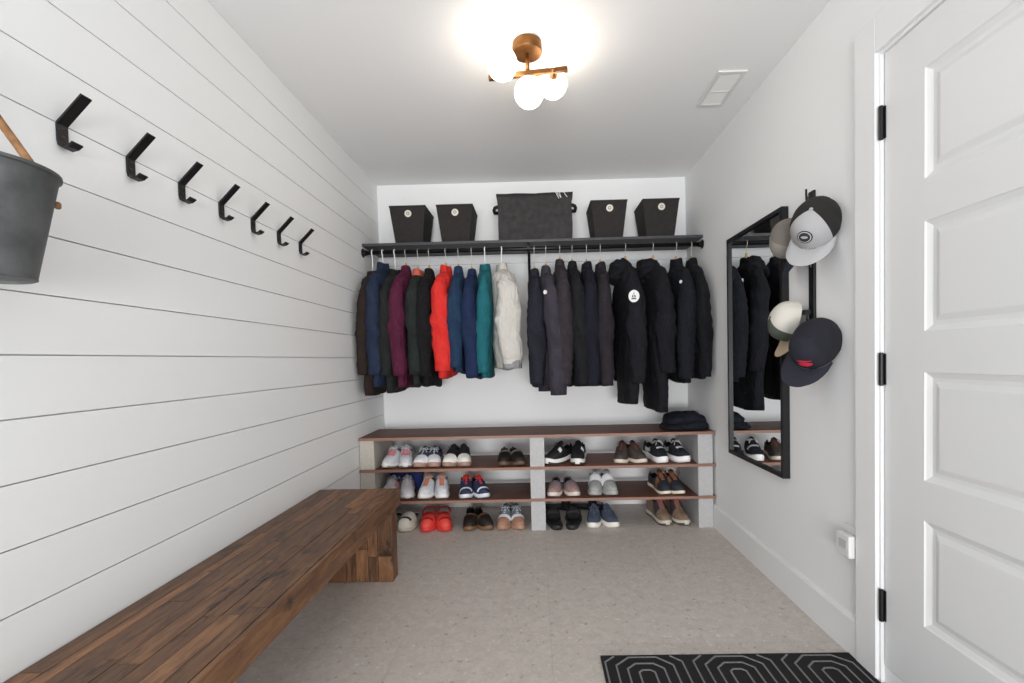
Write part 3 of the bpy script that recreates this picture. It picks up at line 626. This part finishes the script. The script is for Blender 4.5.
# folded dark jacket on the rack
t = thing('folded_jacket', 'dark navy jacket folded in a heap on the right end of the rack top', 'jacket', (1.012, 3.14, 3 * PT + 0.001))
navyf = cloth('161922', '1e222d')
def lump(rx, ry, rz, c, ph, fold=0.12, nu=28, nv=12, flat=0.5, twist=0):
    bm = bmesh.new(); rings = []
    for i in range(1, nv):
        phi = PI * i / nv; ring = []
        for k in range(nu):
            a = 2 * PI * k / nu
            f = 1 + fold * math.sin(3 * a + ph + 2.2 * phi) + fold * 0.6 * math.sin(7 * a - ph * 2 + 3 * phi) + fold * 0.4 * math.sin(11 * a + phi * 5)
            s = math.sin(phi) ** flat
            zz = math.cos(phi); zz = rz * (abs(zz) ** 0.8) * (1 if zz > 0 else -1)
            ring.append((c[0] + rx * s * f * math.cos(a), c[1] + ry * s * f * math.sin(a), max(c[2] + zz * (1 + 0.12 * math.sin(2 * a + ph)), 0.0)))
        rings.append(ring)
    loft(bm, rings); return bm

def heap(rx, ry, h, cx, cy, z0, ph, skew=0.0):
    bm = bmesh.new(); rings = []
    for q, zz in ((0.97, 0.0), (1.02, 0.12), (1.03, 0.35), (1.0, 0.55), (0.9, 0.78), (0.72, 0.93), (0.45, 1.0), (0.18, 1.03)):
        ring = []
        for k in range(48):
            a = 2 * PI * k / 48; ca, sa = math.cos(a), math.sin(a)
            sx = (abs(ca) ** 0.65) * (1 if ca > 0 else -1); sy = (abs(sa) ** 0.65) * (1 if sa > 0 else -1)
            p = Vector((rx * q * sx, ry * q * sy, h * zz)); nv_ = noise.noise(Vector((p.x * 14 + ph, p.y * 14, p.z * 30))); n2 = noise.noise(Vector((p.x * 35, p.y * 20 + ph, p.z * 60)))
            g = 1 + 0.12 * nv_ + 0.05 * n2; z_ = (p.z * (1 + skew * sx * q) * (1 + 0.35 * nv_ + 0.15 * n2)) if zz > 0 else 0
            ring.append((cx + p.x * g, cy + p.y * g, z0 + max(0, z_)))
        rings.append(ring)
    loft(bm, rings); return bm
obj('body', heap(0.150, 0.12, 0.055, 0, 0, 0, 0.6, 0.1), navyf, t, smooth=True, sub=1)
obj('front_flap', heap(0.138, 0.10, 0.075, 0.006, 0.012, 0.030, 3.1, 0.12), navyf, t, smooth=True, sub=1)
obj('sleeve', heap(0.10, 0.045, 0.04, 0.02, -0.085, 0.012, 5.0, 0.3), navyf, t, smooth=True, sub=1)

# ------------------------------------------------------------------ hangers and garments
white_h = mat('white_hanger_plastic', 'eeeeec', 0.4); wood_h = mat('pale_hanger_wood', 'c39a66', 0.5); metal_h = mat('hanger_hook_metal', 'b9b5ae', 0.4, 0.6)
def hanger(x, zt, kind, label, yaw):
    t = thing('coat_hanger', label, 'hanger', (x, ROD[0], ROD[1]), yaw, 'hangers on the clothes rod')
    zt = zt - 0.018 - ROD[1]
    r = 0.0185 if kind == 'wood' else 0.0192; th = 0.0026 if kind == 'wood' else 0.0036
    pts = [(0, r * math.cos(a), r * math.sin(a)) for a in [r_(200 - 12 * i) for i in range(0, 20)]]
    pts = [(0, -math.cos(r_(-20 + 11 * i)) * r * -1 if False else r * math.cos(r_(-40 + 11 * i)), r * math.sin(r_(-40 + 11 * i))) for i in range(0, 21)]
    pts += [(0, -r * 0.7, -r * 0.9), (0, -0.002, -0.035), (0, 0, -0.05), (0, 0, zt - 0.015)]
    bm = bmesh.new(); tube(bm, pts, th, 8); obj('hook', bm, metal_h if kind == 'wood' else white_h, t, smooth=True)
    bm = bmesh.new(); hr = 0.008 if kind == 'wood' else 0.005
    for s in (-1, 1): tube(bm, [(0, 0, zt - 0.01), (0, s * 0.03, zt - 0.018), (0, s * 0.1, zt - 0.045), (0, s * 0.175, zt - 0.085)], [hr * 1.4, hr * 1.3, hr, hr], 8)
    if kind == 'wood': tube(bm, [(0, 0, zt + 0.055), (0, 0, zt + 0.02), (0, 0, zt - 0.012)], [0.006, 0.011, 0.013], 10)
    obj('shoulders', bm, wood_h if kind == 'wood' else white_h, t, smooth=True)

def garment(x, label, col, col2=None, zt=1.80, slv=1.04, hem=1.0, yaw=0, thick=1.0, W=0.185, name='jacket', collar=0.05, hood=False, quilt=False, badge=None, hk='wood', hl='',
            flare=1.0, dx=0.0, accent=None, cuff=None, zipc=None, srx=0.052, group='garments on the clothes rod', cloth_rough=0.85, sd=0.0, dark=0.72):
    """hangs from the rod at x; -Y sleeve points to the room"""
    ph = R.uniform(0, 6.28); yaw += R.uniform(-0.05, 0.05); dx += R.uniform(-0.018, 0.018)
    hanger(x, zt, hk, hl, yaw)
    t = thing(name, label, 'jacket', (x, ROD[0], hem), yaw, group)
    zt0 = zt - 0.018 - hem; T = 0.05 * thick
    M = cloth(col, col2, dark)
    Ltot = zt0
    prof = [(0.0, 0.035, 0.024), (0.012, 0.055, 0.028), (0.03, 0.10, 0.034), (0.055, W * 0.8, T * 0.95), (0.085, W * 0.97, T), (0.13, W * 1.02, T * 0.95)]
    nz = 34 if not quilt else 90
    rings = []; NU = 40
    def sec(d):
        if d < 0.13:
            for (a, wa, ta), (b, wb, tb) in zip(prof, prof[1:]):
                if d <= b: k = (d - a) / (b - a); return wa + (wb - wa) * k, ta + (tb - ta) * k
        k = (d - 0.13) / max(0.01, Ltot - 0.13)
        return W * (1.02 + 0.06 * k * flare - 0.05 * math.sin(PI * k)), T * (0.95 + 0.10 * math.sin(PI * k) * flare - 0.25 * k)
    ds = [p[0] for p in prof] + [0.13 + (Ltot - 0.13) * (i + 1) / nz for i in range(nz)]
    for d in ds:
        w_, t_ = sec(d); k = d / Ltot; ring = []
        q = 0
        if quilt: q = 0.010 * abs(math.sin(PI * d / 0.052)) ** 0.6 * min(1, d / 0.1) - 0.006
        for i in range(NU):
            a = 2 * PI * i / NU; ca, sa = math.cos(a), math.sin(a)
            ss = (abs(ca) ** 0.75) * (1 if ca > 0 else -1) * w_; xx = (abs(sa) ** 0.7) * (1 if sa > 0 else -1)
            kk_ = min(1, k * 2.2)
            fold = (0.013 * noise.noise(Vector((ss * 16 + ph * 3, d * 2.2, ph))) + 0.010 * noise.noise(Vector((ss * 34 - ph * 2, d * 4.5 + ss * 8, 7 + ph)))) * kk_ * 1.5
            wr = 0.007 * noise.noise(Vector((ss * 14 + d * 10, d * 22, ph * 2))) * min(1, k * 4)
            zz = zt0 - d + (0.012 * math.sin(a + ph) + 0.007 * math.sin(2 * a + ph)) * (k ** 6)
            ring.append((xx * (t_ + q) + fold * 0.8 + wr, ss, zz))
        rings.append(ring)
    last = rings[-1]; inn = [(p[0] * 0.86, p[1] * 0.97, p[2] - 0.003) for p in last]; inn2 = [(p[0] * 0.75, p[1] * 0.92, p[2] + 0.07) for p in last]
    bm = bmesh.new(); loft(bm, rings + [inn, inn2]); obj('body', bm, M, t, smooth=True)
    # sleeves
    for s in (-1, 1):
        zs = zt0; zc = slv - hem; Ls = zs - zc; sr = []
        n = 26 if not quilt else 60
        for i in range(n + 1):
            k = i / n; 
            d = 0.058 + (Ls - 0.058) * k
            out = W * 0.80 + 0.055 * math.sin(min(1, k * 3.2) * PI / 2) + 0.018 * math.sin(k * PI) - 0.01 * k
            rx = srx * interp([(0, 0.42), (0.06, 0.62), (0.15, 0.84), (0.32, 1.04), (0.6, 1.1), (0.85, 0.95), (1, 0.84)], k); ry = 0.062 * (1.0 - 0.32 * k) * (0.6 + 0.4 * min(1, k * 6))
            if cuff and k > 0.9: rx *= 0.92; ry *= 0.9
            if quilt: rx *= 0.93 + 0.13 * abs(math.sin(PI * d / 0.052)) ** 0.6; ry *= 0.95 + 0.08 * abs(math.sin(PI * d / 0.052)) ** 0.6
            ring = []
            cx = (dx if s < 0 else 0) * k + 0.008 * math.sin(k * 4 + ph) * k
            for j in range(16):
                a = 2 * PI * j / 16
                wr = 1 + 0.20 * noise.noise(Vector((math.cos(a) * 1.3 + ph, math.sin(a) * 1.3, k * 5))) + 0.22 * noise.noise(Vector((math.cos(a) * 1.1 - ph, math.sin(a) * 1.1 + k * 5, k * 15))) * (0.45 + math.exp(-((k - 0.48) / 0.14) ** 2) + 0.5 * math.exp(-((k - 0.95) / 0.07) ** 2))
                if quilt: wr = 1 + 0.08 * noise.noise(Vector((math.cos(a) + ph, math.sin(a), k * 7)))
                ring.append((cx + rx * wr * math.cos(a), s * (out) + ry * wr * math.sin(a), zs - d + 0.35 * (s * math.sin(a)) * ry * (-1 if k < 0.15 else 0) * (1 - k / 0.15 if k < 0.15 else 0)))
            sr.append(ring)
        e = sr[-1]; c = Vector((sum(p[0] for p in e) / 16, sum(p[1] for p in e) / 16, e[0][2]))
        bm = bmesh.new(); loft(bm, sr + [[c + (Vector(p) - c) * 0.82 for p in e], [c + (Vector(p) - c) * 0.7 + Vector((0, 0, 0.05)) for p in e]])
        so = obj('sleeve', bm, M, t, smooth=True)
        if cuff:
            bm = bmesh.new(); g = [[c + (Vector(p) - c) * 1.03 + Vector((0, 0, zc_)) for p in e] for zc_ in (0.035, 0.0, -0.02)] + [[c + (Vector(p) - c) * 0.8 + Vector((0, 0, -0.02)) for p in e]]
            loft(bm, g); obj('cuff', bm, cloth(cuff, None, 1.0), t, smooth=True)
        if badge and s < 0 and badge[0] in ('round', 'sleeve'):
            # badge sits on the outer face of the sleeve turned to the room (-Y side and toward -X)
            sx_ = badge[2]; k = badge[1]; i = int(k * n); rg = sr[i]; j = badge[3]; p = Vector(rg[j]); cc = Vector((sum(q[0] for q in rg) / 16, sum(q[1] for q in rg) / 16, p.z)); nn = (p - cc); nn.z = 0; nn.normalize()
            rr = badge[2] or 0.034; u = Vector((0, 0, 1)); v = nn.cross(u)
            def disc(r0, off, r1=0, n2=24): return [p + nn * off + (u * math.cos(2 * PI * q / n2) * 1.15 + v * math.sin(2 * PI * q / n2)) * r0 for q in range(n2)]
            bm = bmesh.new(); loft(bm, [disc(rr, -0.004), disc(rr, 0.006), disc(rr * 0.96, 0.0068)]); b_ = obj('badge', bm, mat('badge_white', 'e6e6e6', 0.6), t); b_['label'] = 'round white badge with a dark emblem' if badge[0] == 'round' else 'small white logo'
            bm = bmesh.new()
            for pl in () if badge[0] == 'sleeve' else ([(-0.016, -0.02), (0.016, -0.02), (0.014, -0.012), (-0.014, -0.012)], [(-0.013, -0.008), (-0.003, -0.008), (-0.003, 0.012), (-0.010, 0.004)], [(0.003, -0.008), (0.013, -0.008), (0.010, 0.004), (0.003, 0.014)], [(-0.004, 0.014), (0.004, 0.016), (0.0, 0.026)]):
                q0 = [p + nn * 0.0066 + v * a_ + u * b2 for a_, b2 in pl]; q1 = [z_ + nn * 0.0012 for z_ in q0]; loft(bm, [q0, q1])
            if badge[0] == 'round': e_ = obj('emblem', bm, mat('badge_dark', '2b2b2e', 0.6), b_)
    # collar or hood
    if hood:
        bm = bmesh.new(); rg = []
        nn_ = 14
        for i in range(1, nn_):
            phi = PI * i / nn_; ring = []
            for k in range(32):
                a = 2 * PI * k / 32; ca, sa = math.cos(a), math.sin(a); s_ = math.sin(phi) ** 0.8
                f = 1 + 0.28 * noise.noise(Vector((ca * 1.6 + ph, sa * 1.6, phi * 2.2))) + 0.16 * noise.noise(Vector((ca * 3 - ph, sa * 3, phi * 5)))
                ring.append((-0.028 + 0.085 * s_ * f * ca - 0.02 * phi / PI, 0.115 * s_ * f * sa * (0.5 + 0.25 * phi), zt0 - 0.055 + 0.09 * math.cos(phi) * f))
            rg.append(ring)
        loft(bm, rg); obj('hood', bm, M, t, smooth=True, sub=1)
        bm = bmesh.new(); pts = [(-0.03 - 0.085 * math.cos(a), -0.02 - 0.10 * math.sin(a), zt0 - 0.085 - 0.025 * math.cos(2 * a)) for a in [-1.3 + 3.0 * i / 10 for i in range(11)]]
        tube(bm, pts, [0.008, 0.016, 0.02, 0.021, 0.02, 0.019, 0.02, 0.021, 0.02, 0.016, 0.008], 10); obj('hood_edge', bm, M, t, smooth=True)
    elif collar:
        bm = bmesh.new(); rg = []
        for (k, rad, zz) in ((0, 1.15, -0.03), (0, 1.05, -0.005), (0, 1.0, collar * 0.4), (0, 0.92, collar * 0.85), (0, 0.86, collar), (0, 0.76, collar * 0.95), (0, 0.7, collar * 0.3), (0, 0.6, -0.01)):
            rg.append([(0.036 * rad * math.cos(a) + 0.004 * math.sin(3 * a + ph), 0.062 * rad * math.sin(a), zt0 - 0.012 + zz * (0.8 + 0.10 * math.sin(a * 2 + ph))) for a in [2 * PI * j / 24 for j in range(24)]])
        loft(bm, rg); obj('collar', bm, cloth(accent) if accent else M, t, smooth=True)
    if zipc:
        sgn = 1 if x < 0 else -1
        bm = bmesh.new(); pts = []
        for i in range(14):
            d = 0.03 + (Ltot - 0.06) * i / 13; w_, t_ = sec(d)
            pts.append((sgn * (t_ + 0.006), -W * 0.15 + 0.01 * math.sin(d * 6), zt0 - d))
        tube(bm, pts, 0.0035, 6); obj('zipper', bm, mat('zip_' + zipc, zipc, 0.5, 0.4), t)
    if badge and badge[0] == 'mark':
        sgn = 1 if x < 0 else -1
        bm = bmesh.new(); yy, zz = badge[1], zt0 - badge[2]; w_, t_ = sec(badge[2]); xx = sgn * (t_ + 0.016)
        for a, b in ((0, 0), (0.012, 0.012), (0.004, -0.01)):
            box(bm, *(sorted((xx, xx - sgn * 0.03))), yy + a, yy + a + 0.01, zz + b, zz + b + 0.018)
        obj('chest_logo', bm, mat('badge_white', 'e6e6e6', 0.6), t)
    return t
G = garment
# left group, from the shiplap wall to the gap
G(-1.118, 'dark brown jacket hanging closest to the shiplap wall', '2b211d', '352924', zt=1.775, slv=1.06, hem=0.93, hk='white', hl='white hanger of the dark brown jacket at the shiplap wall', collar=0.035, dx=-0.01, W=0.19, srx=0.04, yaw=0.02)
G(-1.045, 'slate blue jacket with a stand-up collar beside the dark brown one', '222d44', '2b3852', zt=1.815, slv=1.06, hem=0.98, hk='white', hl='white hanger of the slate blue jacket', collar=0.055)
G(-0.961, 'charcoal jacket between the slate blue and the burgundy ones', '1f2121', '272a2a', zt=1.775, slv=1.05, hem=0.94, hk='white', hl='white hanger of the charcoal jacket left of the burgundy one', collar=0.045, srx=0.042)
G(-0.885, 'burgundy softshell jacket beside the coral-collared dark one', '521a35', '60203e', zt=1.79, slv=1.05, hem=0.97, hl='wooden hanger of the burgundy jacket', collar=0.05, hood=False, dx=0.0)
G(-0.800, 'dark grey-green jacket with a coral lining showing at the collar', '1f2624', '28302e', zt=1.765, slv=1.055, hem=0.98, hl='wooden hanger of the coral-collared dark jacket', collar=0.05, accent='d96c58')
G(-0.722, 'black jacket just left of the bright red one', '111013', '18171b', zt=1.77, slv=1.04, hem=0.97, hl='wooden hanger of the black jacket left of the red one', collar=0.045)
G(-0.606, 'bright red rain jacket in the middle of the coloured clothes', 'd22a26', 'dc3631', dark=0.9, zt=1.785, slv=1.075, hem=1.03, hl='wooden hanger of the bright red jacket', hood=False, collar=0.055, thick=1.15, srx=0.06, zipc='9c1c1b')
G(-0.518, 'denim-blue jacket just right of the bright red one', '1c3554', '26415f', zt=1.775, slv=1.095, hem=1.06, hl='wooden hanger of the denim-blue jacket', collar=0.05, srx=0.05)
G(-0.425, 'plain navy jacket left of the teal one', '1c2a4b', '233258', zt=1.755, slv=1.025, hem=1.02, hl='wooden hanger of the plain navy jacket', collar=0.05, srx=0.05, thick=1.1)
G(-0.333, 'teal fleece jacket just left of the cream one', '1d6570', '24737e', zt=1.79, slv=1.055, hem=1.03, hk='white', hl='tall white hanger of the teal jacket', collar=0.05, srx=0.045)
G(-0.218, 'cream white jacket with grey cuffs at the right end of the coloured clothes', 'cdc9c3', 'd6d2cc', dark=0.82, zt=1.79, slv=1.10, hem=1.08, hk='white', hl='white hanger of the cream jacket', collar=0.05, srx=0.078, thick=1.7, cuff='8a8a8c', yaw=0.22, zipc='aaa49b')
# right group
G(0.01, 'dark navy-grey jacket hanging leftmost of the dark clothes, by the bracket', '20212c', '292b36', zt=1.745, slv=0.975, hem=0.95, hl='wooden hanger of the leftmost dark jacket', collar=0.05, dx=-0.02)
G(0.09, 'mauve-grey jacket with a small white logo on the sleeve', '3a3641', '45404b', zt=1.765, slv=0.90, hem=0.955, hl='wooden hanger of the mauve-grey jacket', collar=0.05, dx=0.045, thick=1.2, srx=0.06, yaw=0.08, badge=('sleeve', 0.17, 0.012, 10))
G(0.187, 'taupe quilted down jacket right of the mauve-grey one', '332d32', '3c353a', zt=1.805, slv=0.97, hem=0.955, hl='wooden hanger of the taupe quilted jacket', collar=0.05, quilt=True)
G(0.272, 'black fleece jacket just right of the taupe quilted one', '15161a', '1c1d22', zt=1.79, slv=0.955, hem=0.95, hl='wooden hanger of the black fleece jacket', collar=0.05, dx=0.02)
G(0.372, 'black-navy jacket between the black fleece and the brown-grey one', '151522', '1a1b2a', zt=1.785, slv=0.955, hem=0.955, hl='wooden hanger of the black-navy jacket', collar=0.05)
G(0.467, 'brown-grey softshell jacket left of the parka with the round badge', '27232a', '2f2a31', zt=1.78, slv=0.955, hem=0.95, hl='wooden hanger of the brown-grey jacket', collar=0.05, srx=0.05)
G(0.640, 'black hooded parka with a round white badge on its sleeve', '15161d', '1b1c24', zt=1.80, slv=0.985, hem=0.83, hl='wooden hanger of the badged parka', hood=True, thick=1.3, srx=0.058, cuff='101116', dx=0.02, badge=('round', 0.27, 0, 11), yaw=0.0)
G(0.83, 'long black hooded parka with the lowest hem', '13141b', '191a22', zt=1.80, slv=1.03, hem=0.775, hl='wooden hanger of the long hooded parka', hood=True, thick=1.3, srx=0.058, dx=0.03)
G(0.99, 'navy-black quilted down jacket beside the rightmost black one', '14161e', '1a1c26', zt=1.79, slv=0.99, hem=0.965, hl='metal-hooked hanger of the navy-black quilted jacket', collar=0.055, quilt=True, srx=0.055, thick=1.05, badge=('sleeve', 0.14, 0.010, 9))
G(1.095, 'plain black jacket hanging rightmost, closest to the right wall', '121319', '181920', zt=1.79, slv=1.0, hem=0.98, hl='wooden hanger of the rightmost black jacket', collar=0.05, srx=0.045, dx=0.015, W=0.18)

# ------------------------------------------------------------------ mirror
t = thing('wall_mirror', 'tall mirror in a black metal frame on the right wall', 'mirror', (XR, 2.413, 0.557))
MM = bpy.data.materials.new('mirror_glass'); MM.use_nodes = True; b = MM.node_tree.nodes['Principled BSDF']; b.inputs['Metallic'].default_value = 1; b.inputs['Roughness'].default_value = 0.01; b.inputs['Base Color'].default_value = (0.88, 0.9, 0.9, 1)
y0, y1, z1 = -0.298, 0.298, 1.253
bm = bmesh.new(); fw = 0.018
for a in ((y0, y0 + fw, 0, z1), (y1 - fw, y1, 0, z1), (y0 + fw, y1 - fw, 0, fw), (y0 + fw, y1 - fw, z1 - fw, z1)): box(bm, -0.034, -0.001, *a)
obj('frame', bm, blackm, t)
obj('mirror_pane', bx(-0.022, -0.018, y0 + fw, y1 - fw, fw, z1 - fw), MM, t)
obj('backing', bx(-0.0175, -0.001, y0 + fw, y1 - fw, fw, z1 - fw), blackm, t)

# ------------------------------------------------------------------ hat rack and caps
t = thing('hat_rack', 'black metal vertical hat rack on the right wall beside the mirror', 'rack', (XR, 1.93, 1.05))
obj('rail', bx(-0.012, -0.001, -0.018, 0.018, 0.0, 0.76), blackm, t, bevel=0.002)
for zz, sides in ((0.20, (-1,)), (0.26, (1,)), (0.60, (1,)), (0.70, (-1,))):
    for s in sides:
        bm = bmesh.new(); strip(bm, [(-0.01, s * 0.005, zz), (-0.05, s * 0.045, zz + 0.0), (-0.066, s * 0.062, zz + 0.012), (-0.07, s * 0.067, zz + 0.036)], (0.012, s * 0.012, 0) if False else (0, 0, 0.02), [(1, s, 0), (1, s, 0), (1, s, 0), (1, s, 0)], 0.008); obj('prong', bm, blackm, t)
for zz in (0.22, 0.45):
    bm = bmesh.new(); lathe(bm, [(0.004, -0.012), (0.004, -0.014), (0.001, -0.0145)], 10, (0, 0, zz), 'x'); obj('screw', bm, metal_h, t)

def cap(label, loc, rot, cols, brimc, logo=None, mesh_back=False, S=1.0):
    """local: dome up +Z, brim toward +Y; rot = 3x3 columns (X,Y,Z) in world"""
    t = thing('baseball_cap', label, 'cap', loc, 0, 'caps on the hat rack')
    X = Vector(rot[0]).normalized(); Z = Vector(rot[1]).normalized(); Z = (Z - X * Z.dot(X)).normalized(); Y = Z.cross(X)
    t.rotation_euler = Matrix((X, Y, Z)).transposed().to_euler(); t.scale = (1, 1, 1)
    rx, ry, rz = 0.083 * S, 0.1 * S, 0.105 * S
    def P(a, phi, off=0):     # phi 0 top .. 1 rim
        s = math.sin(phi * PI / 2) ** 0.85; c = math.cos(phi * PI / 2) ** 0.75
        seam = 1 - 0.018 * (abs(math.cos(3 * a)) ** 14)
        fr = 1 + 0.05 * max(0, math.sin(a)) * math.sin(phi * PI)
        return Vector(((rx + off) * s * math.cos(a) * seam, (ry + off) * s * math.sin(a) * seam * fr, (rz + off) * c))
    NU, NV = 48, 12
    def segm(a0, a1, m_, nm, off=0):
        bm = bmesh.new(); n = max(4, int(NU * (a1 - a0) / (2 * PI))); g = [[P(a0 + (a1 - a0) * i / n, 0.02 + 0.98 * j / NV, off) for i in range(n + 1)] for j in range(NV + 1)]
        g2 = [[p * 0.975 for p in r] for r in g]
        loft(bm, g, closed=False); loft(bm, g2, closed=False); return obj(nm, bm, m_, t, smooth=True)
    segm(r_(30), r_(150), mat('cap_' + cols[0], cols[0], 0.85, bump=0.3, bscale=300), 'front_panel')
    segm(r_(150), r_(390), mat('cap_' + cols[1], cols[1], 0.9, bump=0.6, bscale=500), 'rear_panels')
    bm = bmesh.new(); rr = []
    for j in range(7):
        k = j / 6; rr.append([])
        for i in range(21):
            a = r_(22 + 136 * i / 20); o = 0.084 * S * (math.sin((a - r_(22)) / r_(136) * PI) ** 0.6) * k
            p = P(a, 1.0); d = Vector((0.25 * math.cos(a), 1, 0)).normalized()
            q = p + d * o; q.z += 0.004 + 0.018 * k * (1 - (math.cos(a)) ** 2 * 2.4) - 0.006; rr[-1].append(q)
    top = rr; bot = [[p - Vector((0, 0, 0.003)) for p in r] for r in rr]
    loft(bm, top, closed=False); loft(bm, bot, closed=False)
    e1 = [top[-1], bot[-1]]; loft(bm, e1, closed=False)
    obj('brim', bm, mat('cap_' + brimc, brimc, 0.8, bump=0.2, bscale=300), t, smooth=True)
    bm = bmesh.new(); bmesh.ops.create_uvsphere(bm, u_segments=12, v_segments=8, radius=0.007 * S, matrix=Matrix.Translation((0, 0, rz)) @ Matrix.Diagonal((1, 1, 0.6, 1))); obj('button', bm, mat('cap_' + cols[0], cols[0]), t, smooth=True)
    if logo:
        def disc(nm, c, r0, colr, off, n=24, sq=1, r1=0):
            bm = bmesh.new(); A = []
            for rr_ in ((r0, r0 * 0.66, r0 * 0.33, 0.0) if not r1 else (r0, r1)):
                ring = []
                for i in range(n):
                    an = 2 * PI * i / n; a = c[0] + rr_ * math.cos(an) / (rx * math.sin(c[1] * PI / 2)); ph_ = c[1] + rr_ * sq * math.sin(an) / (0.15 * S); ring.append(P(a, ph_, off))
                A.append(ring)
            loft(bm, A, cap0=False, cap1=False); return obj(nm, bm, mat('logo_' + colr, colr, 0.7), t)
        if logo == 'round':
            disc('logo_ring', (PI / 2, 0.66), 0.027, '26262a', 0.0015); disc('logo_band', (PI / 2, 0.66), 0.0225, 'b9b9ba', 0.0026, r1=0.0195); disc('logo_core', (PI / 2, 0.66), 0.012, 'a9a9ab', 0.0026, sq=0.45)
        if logo == 'red':
            disc('red_emblem', (PI / 2 + 0.30, 0.76), 0.024, 'c8243c', 0.002, sq=0.5)
            for k, (da, dp) in enumerate(((-0.25, -0.10), (-0.12, -0.14), (0.05, -0.12))): disc('red_stroke', (PI / 2 + 0.35 + da, 0.76 + dp), 0.016, 'b0283f', 0.0022, sq=0.2)
    return t
# X axis = cap's side-to-side axis, then dome axis
cap('grey baseball cap with black rear and round dark logo, uppermost on the hat rack', (1.118, 1.822, 1.635), ((-0.597, 0.645, 0.192), (-0.60, -0.68, 0.42)), ('a3a3a5', '1b1918'), 'a9a9ab', logo='round', S=1.03)
cap('grey and navy mesh cap hanging behind the grey and black one', (1.118, 1.985, 1.63), ((0.2, 0.95, 0.1), (-0.93, 0.15, 0.1)), ('8d8882', '77716b'), '20283a', S=0.85)
cap('white and olive cap on the hat rack above the navy cap', (1.120, 2.0, 1.275), ((0.15, 0.95, 0.25), (-0.95, 0.15, 0.25)), ('4a5148', 'd2cfc6'), 'b8a48c', S=0.88)
cap('navy baseball cap with a red emblem, lowest on the hat rack', (1.118, 1.826, 1.17), ((-0.489, 0.636, 0.356), (-0.64, -0.66, 0.30)), ('171724', '14141f'), '171726', logo='red', S=1.04)

# ------------------------------------------------------------------ outlet
t = thing('wall_outlet', 'white wall outlet plate low on the right wall beside the door casing', 'outlet', (XR, 1.702, 0.428))
obj('plate', bx(-0.006, -0.001, -0.036, 0.036, -0.062, 0.062), white, t, bevel=0.002)
for zz in (-0.02, 0.02): obj('socket', bx(-0.0075, -0.0055, -0.016, 0.016, zz - 0.014, zz + 0.014), mat('outlet_face', 'dededc', 0.4), t, bevel=0.001)
t = thing('plug_in_sensor', 'white plug-in device in the outlet beside the door casing', 'device', (XR - 0.008, 1.70, 0.415))
obj('body', bx(-0.03, 0, -0.034, 0.04, -0.038, 0.046), white, t, bevel=0.006)
obj('screen', bx(-0.0312, -0.0295, -0.02, 0.022, -0.008, 0.024), mat('sensor_screen', 'b9bcbc', 0.3), t, bevel=0.001)

# ------------------------------------------------------------------ mat
t = thing('door_mat', 'charcoal door mat with pale nested hexagon lines in front of the door', 'mat', (0.697, 1.365, 0.0005))
pile = mat('charcoal_pile', '101013', 0.98, col2='18181b', scale=200, bump=0.8, bscale=400)
bm = bmesh.new(); box(bm, -0.474, 0.458, -0.305, 0.335, 0, 0.008)
def seg(bm, a, b, wd=0.006):
    a = Vector((a[0], a[1], 0.0085)); b = Vector((b[0], b[1], 0.0085)); d = (b - a)
    if d.length < 1e-5: return
    d.normalize(); a = a - d * wd * 0.3; b = b + d * wd * 0.3; s = Vector((-d.y, d.x, 0)) * wd / 2; u = Vector((0, 0, 0.0012))
    for p in (a, b):
        if not (-0.466 < p.x < 0.45 and -0.298 < p.y < 0.328): return
    loft(bm, [[p - s - u, p + s - u, p + s + u, p - s + u] for p in (a, b)], mi=1)
def poly(pts):
    for a, b in zip(pts, pts[1:]):
        a = Vector(a); b = Vector(b); n = max(1, int((b - a).length / 0.02))
        for i in range(n): seg(bm, a.lerp(b, i / n), a.lerp(b, (i + 1) / n))
PX = 0.325
for ix in range(-2, 3):
    for iy in (-1, 0, 1):
        cx = ix * PX + 0.005; cy = iy * 0.42 + 0.155
        for r in (0.028, 0.066, 0.104, 0.142):
            hy = r * 0.5 + 0.07; tip = r * 0.5
            poly([(cx - r, cy - hy, 0), (cx - r, cy + hy, 0), (cx - tip, cy + hy + r * 0.42, 0), (cx + tip, cy + hy + r * 0.42, 0), (cx + r, cy + hy, 0), (cx + r, cy - hy, 0), (cx + tip, cy - hy - r * 0.42, 0), (cx - tip, cy - hy - r * 0.42, 0), (cx - r, cy - hy, 0)])
obj('pile', bm, [pile, mat('pale_grey_yarn', '7f7e80', 0.95)], t)
